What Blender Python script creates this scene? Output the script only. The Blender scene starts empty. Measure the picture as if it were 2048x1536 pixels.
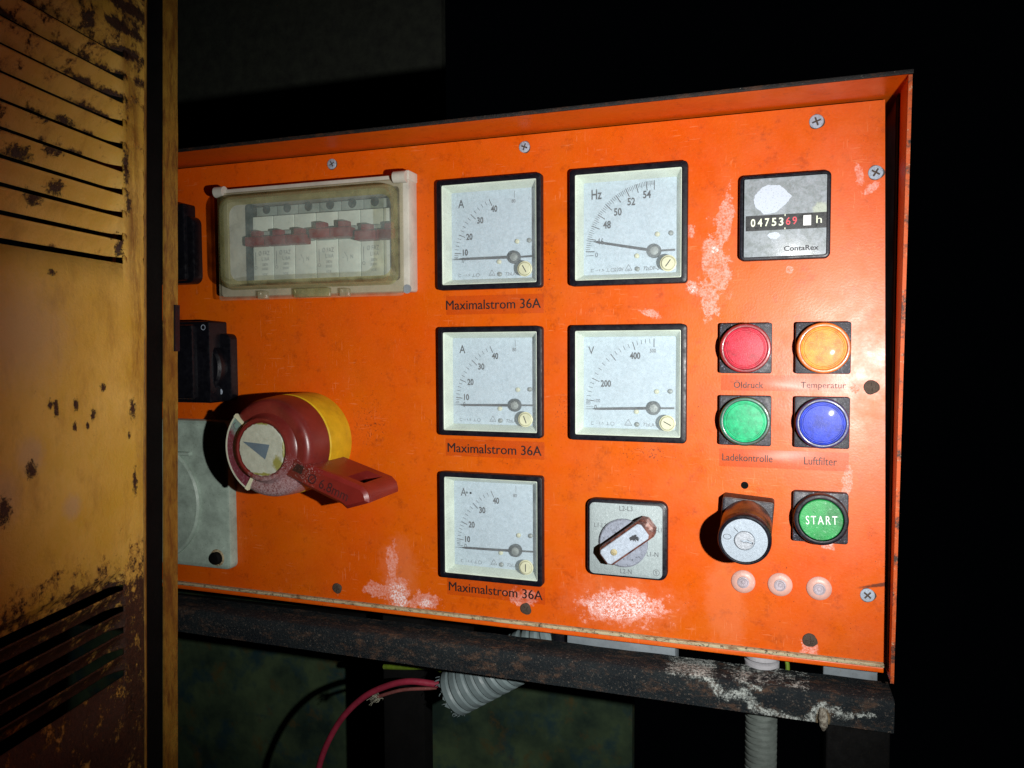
import bpy, bmesh, math, random
from mathutils import Vector, Matrix
random.seed(7)
C = bpy.context.scene.collection
SC = bpy.context.scene
PI = math.pi
# All builders below take millimetres: x to the right along the panel, h out of the panel
# towards the viewer, z up.  World metres: X = x, Y = -h, Z = z.

# ------------------------------------------------------------------ camera
cd = bpy.data.cameras.new('camera'); cam = bpy.data.objects.new('camera', cd); C.objects.link(cam)
cd.sensor_width = 36; cd.lens = 26.65; cd.clip_start = 0.01; cd.clip_end = 60
yaw, pitch, roll = math.radians(18.6092), math.radians(-2.8406), math.radians(-0.2923)
fw = Vector((-math.sin(yaw)*math.cos(pitch), math.cos(yaw)*math.cos(pitch), math.sin(pitch)))
rt = Vector((math.cos(yaw), math.sin(yaw), 0)); up = rt.cross(fw)
r2 = rt*math.cos(roll)+up*math.sin(roll); u2 = up*math.cos(roll)-rt*math.sin(roll)
m = Matrix((r2, u2, -fw)).transposed().to_4x4(); m.translation = Vector((.1721243, -.4690788, .0230982))
cam.matrix_world = m
SC.camera = cam
# ------------------------------------------------------------------ world + torch
w = bpy.data.worlds.new('World'); SC.world = w; w.use_nodes = True
w.node_tree.nodes['Background'].inputs[0].default_value = (.5, .7, 1, 1)
w.node_tree.nodes['Background'].inputs[1].default_value = 0.0006
SC.view_settings.view_transform = 'Standard'; SC.view_settings.look = 'None'
SC.view_settings.exposure = 0; SC.view_settings.gamma = 1
ld = bpy.data.lights.new('torch', 'SPOT'); lo = bpy.data.objects.new('torch', ld); C.objects.link(lo)
ld.energy = 14.0; ld.shadow_soft_size = .004; ld.spot_size = math.radians(90); ld.spot_blend = 1.0
ld.color = (1.0, .985, .96)
lo.location = (.268, -.385, -.002)
aim = Vector((.075, 0, -.006))
lo.rotation_euler = (aim-lo.location).to_track_quat('-Z', 'Y').to_euler()
SC.cycles.max_bounces = 6; SC.cycles.transparent_max_bounces = 12
SC.cycles.caustics_reflective = False; SC.cycles.caustics_refractive = False
SC.cycles.sample_clamp_indirect = 2.0

# ------------------------------------------------------------------ material builder
class NT:
    def __init__(s, name):
        s.m = bpy.data.materials.new(name); s.m.use_nodes = True
        s.t = s.m.node_tree; s.t.nodes.clear()
        s.out = s.t.nodes.new('ShaderNodeOutputMaterial')
        g = s.t.nodes.new('ShaderNodeNewGeometry')
        v = s.vm('SCALE', g.outputs['Position']); v.node.inputs['Scale'].default_value = 1000
        s.pos = v
        s.xyz = None
    def set(s, sock, v):
        if isinstance(v, bpy.types.NodeSocket): s.t.links.new(v, sock)
        elif isinstance(v, (tuple, list)):
            v = tuple(v)
            if len(sock.default_value) == 4 and len(v) == 3: v = v+(1,)
            sock.default_value = v
        else: sock.default_value = v
    def vm(s, op, a, b=None):
        n = s.t.nodes.new('ShaderNodeVectorMath'); n.operation = op
        s.set(n.inputs[0], a)
        if b is not None: s.set(n.inputs[1], b)
        return n.outputs['Value' if op in ('LENGTH', 'DISTANCE', 'DOT_PRODUCT') else 'Vector']
    def mt(s, op, a, b=0.0, clamp=False):
        n = s.t.nodes.new('ShaderNodeMath'); n.operation = op; n.use_clamp = clamp
        s.set(n.inputs[0], a); s.set(n.inputs[1], b); return n.outputs[0]
    def mr(s, v, a, b, c=0.0, d=1.0):
        n = s.t.nodes.new('ShaderNodeMapRange')
        for i, q in enumerate((v, a, b, c, d)): s.set(n.inputs[i], q)
        return n.outputs[0]
    def noise(s, scale, detail=4, rough=.6, lo=None, hi=None, stretch=None, dist=0.0, off=0):
        n = s.t.nodes.new('ShaderNodeTexNoise')
        v = s.pos
        if stretch: v = s.vm('MULTIPLY', v, stretch)
        if off: v = s.vm('ADD', v, (off, off*1.7, -off))
        s.set(n.inputs['Vector'], v); n.inputs['Scale'].default_value = scale
        n.inputs['Detail'].default_value = detail; n.inputs['Roughness'].default_value = rough
        n.inputs['Distortion'].default_value = dist
        o = n.outputs['Fac']
        return o if lo is None else s.mr(o, lo, hi)
    def voro(s, scale, lo=None, hi=None):
        n = s.t.nodes.new('ShaderNodeTexVoronoi'); s.set(n.inputs['Vector'], s.pos)
        n.inputs['Scale'].default_value = scale; o = n.outputs['Distance']
        return o if lo is None else s.mr(o, lo, hi)
    def mix(s, f, a, b):
        n = s.t.nodes.new('ShaderNodeMix'); n.data_type = 'RGBA'
        s.set(n.inputs[0], f); s.set(n.inputs[6], a); s.set(n.inputs[7], b); return n.outputs[2]
    def mul(s, a, b): return s.mt('MULTIPLY', a, b)
    def mx(s, a, b): return s.mt('MAXIMUM', a, b)
    def blob(s, x, z, rx, rz, ang=0, warp=None, amp=.6, soft=.25, axis='xz'):
        """soft-edged worn patch with its own place and ragged outline"""
        v = s.vm('SUBTRACT', s.pos, (x, 0, z) if axis == 'xz' else (0, x, z))
        mp = s.t.nodes.new('ShaderNodeMapping'); s.set(mp.inputs['Vector'], v)
        mp.inputs['Rotation'].default_value = (0, math.radians(ang), 0) if axis == 'xz' else (math.radians(ang), 0, 0)
        v = s.vm('MULTIPLY', mp.outputs[0], (1/rx, 0, 1/rz) if axis == 'xz' else (0, 1/rx, 1/rz))
        d = s.vm('LENGTH', v)
        if warp is not None: d = s.mt('ADD', d, s.mul(s.mt('SUBTRACT', warp, .5), amp*2))
        return s.mr(d, 1+soft, 1-soft)
    def seg(s, x0, z0, x1, z1, wd, warp=None, amp=3.0):
        """stain running from one point to another"""
        dx, dz = x1-x0, z1-z0; L = dx*dx+dz*dz
        v = s.vm('SUBTRACT', s.pos, (x0, 0, z0)); v = s.vm('MULTIPLY', v, (1, 0, 1))
        t = s.mt('DIVIDE', s.vm('DOT_PRODUCT', v, (dx, 0, dz)), L, True)
        n = s.t.nodes.new('ShaderNodeVectorMath'); n.operation = 'SCALE'; n.inputs[0].default_value = (dx, 0, dz); s.set(n.inputs['Scale'], t)
        d = s.vm('DISTANCE', v, n.outputs[0])
        if warp is not None: d = s.mt('ADD', d, s.mul(s.mt('SUBTRACT', warp, .5), amp*2))
        return s.mr(d, wd, wd*.5)
    def bump(s, h, dist=.1, strength=1.0, nrm=None):
        n = s.t.nodes.new('ShaderNodeBump'); n.inputs['Distance'].default_value = dist*.001; n.inputs['Strength'].default_value = strength
        s.set(n.inputs['Height'], h)
        if nrm is not None: s.set(n.inputs['Normal'], nrm)
        return n.outputs[0]
    def bsdf(s, col, rough=.5, metal=0.0, spec=.5, nrm=None, coat=0.0, coat_rough=.1, sss=0.0, link=True):
        n = s.t.nodes.new('ShaderNodeBsdfPrincipled')
        s.set(n.inputs['Base Color'], col); s.set(n.inputs['Roughness'], rough); s.set(n.inputs['Metallic'], metal)
        s.set(n.inputs['Specular IOR Level'], spec); s.set(n.inputs['Coat Weight'], coat); s.set(n.inputs['Coat Roughness'], coat_rough)
        if nrm is not None: s.set(n.inputs['Normal'], nrm)
        if link: s.t.links.new(n.outputs[0], s.out.inputs[0])
        return n.outputs[0]
    def mixsh(s, f, a, b, link=True):
        n = s.t.nodes.new('ShaderNodeMixShader'); s.set(n.inputs[0], f)
        s.t.links.new(a, n.inputs[1]); s.t.links.new(b, n.inputs[2])
        if link: s.t.links.new(n.outputs[0], s.out.inputs[0])
        return n.outputs[0]
    def sh(s, typ, col=(1, 1, 1, 1), rough=None):
        n = s.t.nodes.new(typ); s.set(n.inputs['Color'], col)
        if rough is not None: n.inputs['Roughness'].default_value = rough
        return n.outputs[0]

M = {}
def plastic(name, col, rough=.45, dust=(.45, .43, .4), dust_amt=.5, var=.25, bump=.05, spec=.5, grain=.9, coat=0.0):
    """dirty used plastic or paint: uneven tone, dust specks, faint scratches"""
    s = NT(name)
    dark = tuple(c*(1-var*1.6) for c in col); lite = tuple(min(1, c*(1+var)) for c in col)
    c = s.mix(s.noise(.06, 5, .65, .3, .7), dark, lite)
    c = s.mix(s.mul(s.noise(.9, 3, .7, .60, .72), dust_amt), c, dust)
    c = s.mix(s.mul(s.noise(grain*2.4, 2, .6, .66, .74, off=9), dust_amt), c, dust)
    c = s.mix(s.mul(s.noise(.13, 6, .7, .56, .75, off=31), .35), c, tuple(q*.35 for q in col))
    r = s.mr(s.noise(.3, 4, .6, off=4), .3, .7, max(0, rough-.12), rough+.15)
    s.bsdf(c, r, 0, spec, s.bump(s.noise(1.6, 4, .7), bump), coat=coat)
    M[name] = s.m; return s.m

plastic('bezel_black', (.004, .004, .008), .42, dust=(.07, .08, .12), dust_amt=.35, var=.2, spec=.3)
plastic('square_black', (.013, .013, .020), .5, dust=(.22, .23, .30), dust_amt=.8, var=.3, bump=.12)
plastic('socket_black', (.003, .003, .005), .34, dust=(.02, .02, .03), dust_amt=.3, spec=.35)
plastic('rust_black', (.035, .013, .010), .5, dust=(.20, .10, .06), dust_amt=.6, var=.4, bump=.12)
plastic('cream', (.62, .71, .60), .4, dust=(.36, .38, .20), dust_amt=.35, var=.10)
plastic('cap_cream', (.58, .60, .42), .4, dust=(.2, .2, .12), dust_amt=.4, var=.12)
plastic('box_beige', (.48, .46, .40), .45, dust=(.25, .23, .12), dust_amt=.4, var=.12)
plastic('socket_cream', (.30, .38, .32), .42, dust=(.06, .06, .04), dust_amt=.7, var=.22, bump=.12)
plastic('yellow', (.56, .36, .010), .42, dust=(.30, .18, .02), dust_amt=.5, var=.15)
plastic('knob_red', (.16, .012, .010), .34, dust=(.5, .30, .30), dust_amt=.30, var=.18, bump=.04)
plastic('breaker_white', (.70, .76, .72), .5, dust=(.3, .3, .3), dust_amt=.3, var=.08)
plastic('breaker_red', (.20, .005, .012), .4, dust_amt=.1, var=.2)
plastic('breaker_grey', (.28, .33, .32), .5, dust_amt=.3, var=.2)
plastic('dark_inside', (.02, .035, .038), .6, dust_amt=.2)
plastic('ink', (.034, .036, .042), .6, dust=(.2, .2, .2), dust_amt=.15, var=.1, bump=.01)
plastic('ink_soft', (.11, .12, .13), .6, dust=(.3, .33, .36), dust_amt=.5, var=.2, bump=.01)
plastic('ink_faint', (.24, .27, .30), .6, dust=(.4, .43, .46), dust_amt=.5, var=.2, bump=.01)
plastic('label_ink', (.014, .006, .005), .55, dust=(.15, .04, .02), dust_amt=.08, var=.1, bump=.01)
plastic('lever_ink', (.035, .005, .006), .6, dust_amt=.1, bump=.01)
plastic('white_paint', (.78, .80, .78), .5, dust_amt=.3, var=.06)
plastic('digit_white', (.72, .78, .60), .5, dust=(.2, .2, .2), dust_amt=.25, var=.06, bump=.02)
plastic('digit_red', (.62, .06, .08), .5, dust=(.3, .1, .1), dust_amt=.25, var=.06, bump=.02)
plastic('strip_black', (.014, .016, .017), .4, dust=(.12, .13, .14), dust_amt=.5, var=.2)
plastic('green_button', (.015, .26, .06), .40, dust=(.30, .55, .38), dust_amt=.75, var=.35, bump=.1)
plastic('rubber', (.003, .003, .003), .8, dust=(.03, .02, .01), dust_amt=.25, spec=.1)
plastic('cable_red', (.24, .018, .040), .45, dust=(.3, .12, .12), dust_amt=.3, var=.2)
plastic('cable_pink', (.16, .045, .04), .55, dust_amt=.3, var=.3)
plastic('cable_green', (.10, .16, .01), .5, dust_amt=.2)
plastic('cable_blue', (.012, .05, .09), .5, dust=(.1, .25, .3), dust_amt=.4)
plastic('hose_grey', (.15, .195, .20), .5, dust=(.1, .12, .1), dust_amt=.5, var=.18)
plastic('conduit_grey', (.14, .165, .15), .55, dust=(.05, .05, .04), dust_amt=.5, var=.25)
plastic('duct_grey', (.17, .20, .22), .5, dust=(.12, .11, .08), dust_amt=.5, var=.15)
plastic('nut_grey', (.36, .36, .38), .45, dust=(.1, .1, .08), dust_amt=.5, var=.15)
plastic('cap_label', (.50, .53, .42), .42, dust=(.25, .26, .10), dust_amt=.5, var=.10)
plastic('arrow_blue', (.10, .15, .19), .5, dust=(.3, .33, .3), dust_amt=.3, var=.1, bump=.01)
plastic('frost_plug', (.60, .34, .28), .38, dust=(.70, .66, .66), dust_amt=.6, var=.12, bump=.08)
plastic('frost_core', (.42, .36, .40), .35, dust=(.70, .70, .75), dust_amt=.8, var=.4, bump=.2)
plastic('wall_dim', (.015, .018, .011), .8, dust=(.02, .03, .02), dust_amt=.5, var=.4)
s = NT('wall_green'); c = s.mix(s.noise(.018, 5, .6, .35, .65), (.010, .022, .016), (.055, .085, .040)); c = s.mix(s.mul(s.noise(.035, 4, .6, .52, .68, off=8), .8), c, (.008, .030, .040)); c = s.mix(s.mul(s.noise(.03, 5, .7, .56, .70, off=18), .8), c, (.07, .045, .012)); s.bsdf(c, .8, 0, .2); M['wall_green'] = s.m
plastic('copper', (.30, .29, .22), .5, dust_amt=.3, var=.4)

for nm, col, rim in (('red', (.50, .006, .030), (.25, .004, .01)), ('amber', (.66, .22, .01), (.55, .12, .006)),
                     ('green', (.0, .36, .14), (.01, .07, .045)), ('blue', (.005, .03, .42), (.008, .012, .09))):
    s = NT('lens_'+nm)
    c = s.mix(s.noise(.22, 5, .65, .35, .68), tuple(q*.62 for q in col), tuple(min(1, q*1.25+.01) for q in col))
    c = s.mix(s.mul(s.noise(1.6, 3, .7, .60, .75, off=5), .55), c, tuple(min(1, q*.7+.25) for q in col))
    c = s.mix(s.mul(s.noise(.9, 4, .7, .66, .72, off=15), .8), c, tuple(q*.25 for q in col))
    s.bsdf(c, .46, 0, .35, s.bump(s.noise(1.5, 4, .7), .12), coat=.08, coat_rough=.06); M['lens_'+nm] = s.m
    plastic('rim_'+nm, rim, .38, dust=(.25, .20, .20), dust_amt=.5, var=.4, coat=.15)

def metal(name, col, rough=.4, dirt=(.06, .05, .05), dirt_amt=.6, brushed=None, metal_=.85, fine=1.4):
    s = NT(name)
    c = s.mix(s.noise(.5, 5, .7, .35, .7), tuple(q*.7 for q in col), col)
    if brushed: c = s.mix(s.noise(1.0, 3, .6, .3, .7, stretch=brushed, off=3), c, tuple(q*.72 for q in col))
    c = s.mix(s.mul(s.noise(fine, 5, .8, .55, .68, off=7), dirt_amt), c, dirt)
    s.bsdf(c, s.mr(s.noise(.8, 4, .6), .3, .7, rough, rough+.25), metal_, .5, s.bump(s.noise(2.2, 4, .7), .30)); M[name] = s.m; return s.m
metal('zinc', (.40, .47, .56), .5, dirt=(.04, .05, .08), dirt_amt=.95, metal_=.25, fine=1.2)
metal('rust_screw', (.075, .048, .032), .6, dirt=(.008, .006, .005), dirt_amt=1.0, metal_=.1, fine=.8)
metal('brushed', (.46, .54, .62), .5, dirt=(.25, .28, .28), dirt_amt=.45, brushed=(2.5, 1, .08), metal_=.35)
metal('plate_alu', (.42, .50, .51), .42, dirt=(.16, .23, .22), dirt_amt=.6, brushed=(1.8, 1, .12), metal_=.15)
metal('core_metal', (.46, .50, .55), .4, dirt=(.12, .11, .10), dirt_amt=.5, metal_=.5)
metal('pivot_dark', (.07, .08, .08), .3, metal_=.5)
metal('pivot_metal', (.34, .38, .36), .35, dirt=(.05, .05, .05), dirt_amt=.5, metal_=.6)
metal('brass', (.55, .48, .28), .4, metal_=.5)
metal('handle_film', (.50, .58, .68), .5, dirt=(.10, .11, .14), dirt_amt=.75, metal_=.2, fine=2.0)
metal('disc_worn', (.32, .36, .44), .55, dirt=(.008, .008, .016), dirt_amt=1.0, metal_=.1, fine=.5)

# dial face: pale blue-grey card with mottled damp spotting
s = NT('dial_face')
c = s.mix(s.noise(.5, 4, .65, .3, .7), (.42, .53, .60), (.53, .65, .74))
c = s.mix(s.mul(s.noise(1.7, 3, .7, .50, .66, off=2), .42), c, (.27, .34, .39))
c = s.mix(s.mul(s.noise(.8, 2, .6, .52, .60, off=22), .30), c, (.30, .38, .44))
c = s.mix(s.mul(s.noise(3.0, 2, .6, .66, .74, off=12), .5), c, (.9, .95, .97))
s.bsdf(c, .55, 0, .3, s.bump(s.noise(2.2, 3, .6), .05)); M['dial_face'] = s.m
# dusty glazing
def glazing(name, dust_col, lo, hi, base, gl=.05, rough=.18, fine=1.9, tint=(1, 1, 1, 1)):
    s = NT(name)
    tr = s.sh('ShaderNodeBsdfTransparent', tint); g = s.sh('ShaderNodeBsdfGlossy', (1, 1, 1, 1), rough)
    a = s.mixsh(gl, tr, g, False)
    f = s.mx(s.mul(s.noise(fine, 3, .7, lo, hi), .55), s.mt('ADD', s.mul(s.noise(.08, 5, .6, .35, .7, off=8), base), base*.6))
    d = s.sh('ShaderNodeBsdfDiffuse', dust_col)
    s.mixsh(f, a, d); M[name] = s.m
glazing('gauge_glass', (.66, .76, .80, 1), .58, .74, .07, gl=.035, rough=.04)
glazing('cover_clear', (.44, .52, .49, 1), .56, .74, .22, gl=.05, rough=.06, tint=(.93, .95, .90, 1))
glazing('cover_edge', (.34, .34, .18, 1), .55, .75, .40, gl=.10, rough=.12, tint=(.80, .78, .60, 1))
glazing('cover_flange', (.42, .40, .28, 1), .60, .78, .22, gl=.10, rough=.12, tint=(.92, .90, .82, 1))
glazing('tape', (.55, .11, .03, 1), .60, .75, .035, gl=.006, rough=.3, tint=(.97, .93, .92, 1))

# hour counter face: paper with peeled and damp film
s = NT('counter_face')
c = s.mix(s.noise(.20, 6, .65, .3, .7, dist=1.0), (.20, .23, .23), (.36, .40, .44))
c = s.mix(s.mul(s.noise(1.1, 4, .7, .55, .7, off=2), .5), c, (.14, .16, .16))
c = s.mix(s.blob(200, 100, 4, 3, warp=s.noise(.3, 4), amp=.8), c, (.42, .47, .40))
wp = s.noise(.25, 5, .6)
c = s.mix(s.mul(s.mr(s.mt('ABSOLUTE', s.mt('SUBTRACT', wp, .52)), .012, 0), .5), c, (.09, .10, .10))
s.bsdf(c, .3, 0, .5, s.bump(s.noise(1.2, 4), .06), coat=.3); M['counter_face'] = s.m

# orange panel paint
def orange(name, patches=True, edge=False):
    s = NT(name)
    base = s.mix(s.noise(.012, 4, .6, .3, .7), (.60, .070, .0005), (.57, .102, .0008))
    base = s.mix(s.mul(s.noise(.05, 6, .65, .45, .8, off=3), .45), base, (.44, .050, .002))
    base = s.mix(s.mul(s.noise(.10, 7, .75, .55, .74, off=13), .60), base, (.20, .024, .003))     # grime
    base = s.mix(s.mul(s.noise(.55, 3, .6, .46, .62, off=17), .10), base, (.75, .15, .02))
    reg = s.noise(.022, 3, .5, .44, .60, off=40)
    base = s.mix(s.mul(s.mul(s.noise(.9, 3, .6, .665, .70, off=21), reg), .9), base, (.06, .012, .004))   # fly specks
    base = s.mix(s.mul(s.noise(.34, 5, .75, .70, .73, off=23), .85), base, (.10, .018, .005))
    base = s.mix(s.mul(s.noise(1.5, 2, .6, .72, .77, off=27), .5), base, (.65, .30, .20))
    scr = s.mul(s.noise(.9, 2, .5, .655, .69, stretch=(.10, 1, 1.0), off=91), s.noise(.03, 3, .5, .48, .6, off=93))
    scr = s.mx(scr, s.mul(s.noise(.9, 2, .5, .66, .69, stretch=(1.0, 1, .12), off=95), s.noise(.03, 3, .5, .50, .62, off=97)))
    base = s.mix(s.mul(scr, .35), base, (.72, .22, .08))
    rough = s.mr(s.noise(.06, 5, .65, off=6), .3, .7, .30, .50)
    if patches:
        wp = s.noise(.16, 7, .75, off=50); wf = s.noise(1.0, 4, .75, off=52)
        pink = None
        for (x, z, rx, rz, a) in ((147, 95, 4, 17, -8), (143, 72, 7.5, 19, 5), (139, 52, 5, 13, 8), (130, 57, 6, 3.5, -20),
                                  (104, 43, 6, 2.5, -15), (220, 118, 2.0, 6, 8), (226, 110, 5, 2.0, 30), (206, -92, 5, 2.5, -20),
                                  (87, -142, 25, 11, 4), (-71, -147, 9, 12, 10), (-75, -128, 4, 13, 0), (-50, -152, 11, 7, 10), (-89, -148, 8, 5, 0),
                                  (184, 66.5, 1.8, 1.8, 0), (216, -55, 2.5, 10, -5), (197, -157, 4, 6, 0), (128, 92, 3, 4, 0), (20, -143, 12, 5, 0),
                                  (219, -2, 2.5, 3, 0)):
            b = s.blob(x, z, rx, rz, a, wp, 1.7, .12); pink = b if pink is None else s.mx(pink, b)
        faint = s.mx(s.mx(s.blob(150, -135, 11, 26, 5, wp, .8, .3), s.blob(-70, -135, 13, 24, 0, wp, .8, .3)), s.blob(87, -140, 34, 17, 0, wp, 1.0, .3))
        faint = s.mx(faint, s.blob(215, 20, 22, 90, 0, wp, .6, .5))  # tall pale tint painting the torch's glare along the right edge
        base = s.mix(s.mul(faint, .22), base, (.72, .24, .12))
        pink = s.mul(pink, s.noise(.22, 5, .7, .30, .52, off=54))
        base = s.mix(s.mul(pink, s.mr(wf, .38, .58, .12, .85)), base, (.74, .36, .30))
        core = None
        for (x, z, rx, rz, a) in ((87, -141, 21, 8, 4), (-70, -151, 6.5, 9, 10), (206, -91, 3, 1.6, -20), (142, 80, 2, 2, 0), (-50, -154, 5, 3, 0), (129, 57, 3, 2, 0)):
            b = s.blob(x, z, rx, rz, a, wp, .9, .25); core = b if core is None else s.mx(core, b)
        gran = s.noise(.85, 4, .85, .49, .56, off=60)
        base = s.mix(s.mul(s.mul(core, gran), .80), base, (.86, .82, .84))
        dk = s.mx(s.blob(236, -113, 11, 1.1, 14, wp, 1.0, .3), s.mul(s.blob(181, -107, 6, 2.6, 0, wp, 1.4, .3), s.noise(.8, 3, .7, .58, .66, off=75)))
        dk = s.mx(dk, s.mul(s.blob(37, 72, 7, 22, 0, wp, .8, .5), s.noise(.8, 3, .7, .60, .66, off=71)))
        dk = s.mx(dk, s.mul(s.blob(50, -20, 8, 12, 0, wp, .8, .5), s.noise(.8, 3, .7, .60, .66, off=72)))
        dk = s.mx(dk, s.mul(s.blob(-90, -30, 12, 14, 0, wp, .8, .5), s.noise(.8, 3, .7, .58, .66, off=73)))
        dk = s.mx(dk, s.mul(s.blob(104, -44, 16, 5, 0, wp, .8, .5), s.noise(.8, 3, .7, .56, .66, off=74)))
        base = s.mix(s.mul(dk, .85), base, (.05, .015, .008))
        rough = s.mx(rough, s.mul(pink, .7))
    hgt = s.mt('ADD', s.noise(.75, 3, .5), s.mul(s.noise(3, 2, .6, off=3), .3))
    s.bsdf(base, rough, 0, .36, s.bump(hgt, .055)); M[name] = s.m
orange('orange')
orange('orange_frame', False)
s = NT('orange_worn')
c = s.mix(s.noise(.20, 7, .75, .50, .60, stretch=(.5, 1, .5)), (.46, .07, .006), (.045, .02, .012))
c = s.mix(s.noise(.5, 5, .8, .60, .68, off=5), c, (.45, .33, .20))
s.bsdf(c, .6, 0, .4, s.bump(s.noise(.6, 6, .8), .3)); M['orange_worn'] = s.m
s = NT('rim_rust')
c = s.mix(s.noise(.25, 7, .8, .50, .62, stretch=(.4, 1, 1)), (.006, .005, .005), (.045, .018, .008))
c = s.mix(s.noise(.9, 4, .8, .66, .72, off=5), c, (.40, .35, .28))
s.bsdf(c, .6, 0, .4, s.bump(s.noise(.6, 6, .8), .4)); M['rim_rust'] = s.m
s = NT('lip_cream')
c = s.mix(s.noise(.22, 7, .8, .50, .66, stretch=(.35, 1, 1)), (.42, .36, .22), (.14, .05, .012))
c = s.mix(s.noise(.35, 7, .85, .53, .60, off=5), c, (.03, .02, .012))
s.bsdf(c, .6, 0, .4, s.bump(s.noise(.6, 6, .8), .25)); M['lip_cream'] = s.m

s = NT('rim_crust'); c = s.mix(s.noise(.5, 6, .8, .4, .6), (.07, .05, .035), (.34, .32, .26)); s.bsdf(c, .7, 0, .3, s.bump(s.noise(.7, 6, .8), 1.2)); M['rim_crust'] = s.m
# rusty beam
s = NT('beam_rust')
wp = s.noise(.30, 7, .8)
c = s.mix(s.noise(.05, 7, .7, .35, .65, stretch=(.5, 1, 1)), (.004, .007, .010), (.012, .017, .019))
c = s.mix(s.mul(s.noise(.14, 7, .8, .52, .66, off=5, stretch=(.55, 1, 1)), .75), c, (.11, .06, .035))
c = s.mix(s.mul(s.noise(.7, 5, .8, .57, .70, off=15), .75), c, (.23, .19, .15))
c = s.mix(s.mul(s.noise(1.8, 3, .8, .70, .75, off=25), .8), c, (.42, .44, .45))
dep = None
for q in ((118, -169, 140, -171, 5.0), (140, -171, 150, -181, 5.4), (150, -181, 162, -178, 5.4), (162, -178, 168, -186, 6), (168, -186, 196, -190.5, 3.8),
          (196, -190, 203, -179, 4.8), (203, -179, 216, -183, 4.2), (216, -183, 230, -180, 2.2), (160, -171, 170, -174, 2.6), (150, -170, 196, -170, 2.0)):
    b = s.seg(*(q[:4]), q[4]*.62, warp=wp, amp=8.0); dep = b if dep is None else s.mx(dep, b)
c = s.mix(s.mul(dep, s.noise(.6, 6, .85, .42, .58, off=31)), c, (.46, .50, .47))
c = s.mix(s.mul(s.blob(204, -187, 3.4, 6, 0, wp, .5), .9), c, (.30, .22, .12))
s.bsdf(c, s.mr(s.noise(.2, 5), .3, .7, .50, .8), .0, .22, s.bump(s.mt('ADD', s.noise(.45, 7, .8), s.mul(dep, .35)), 1.2)); M['beam_rust'] = s.m

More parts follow.
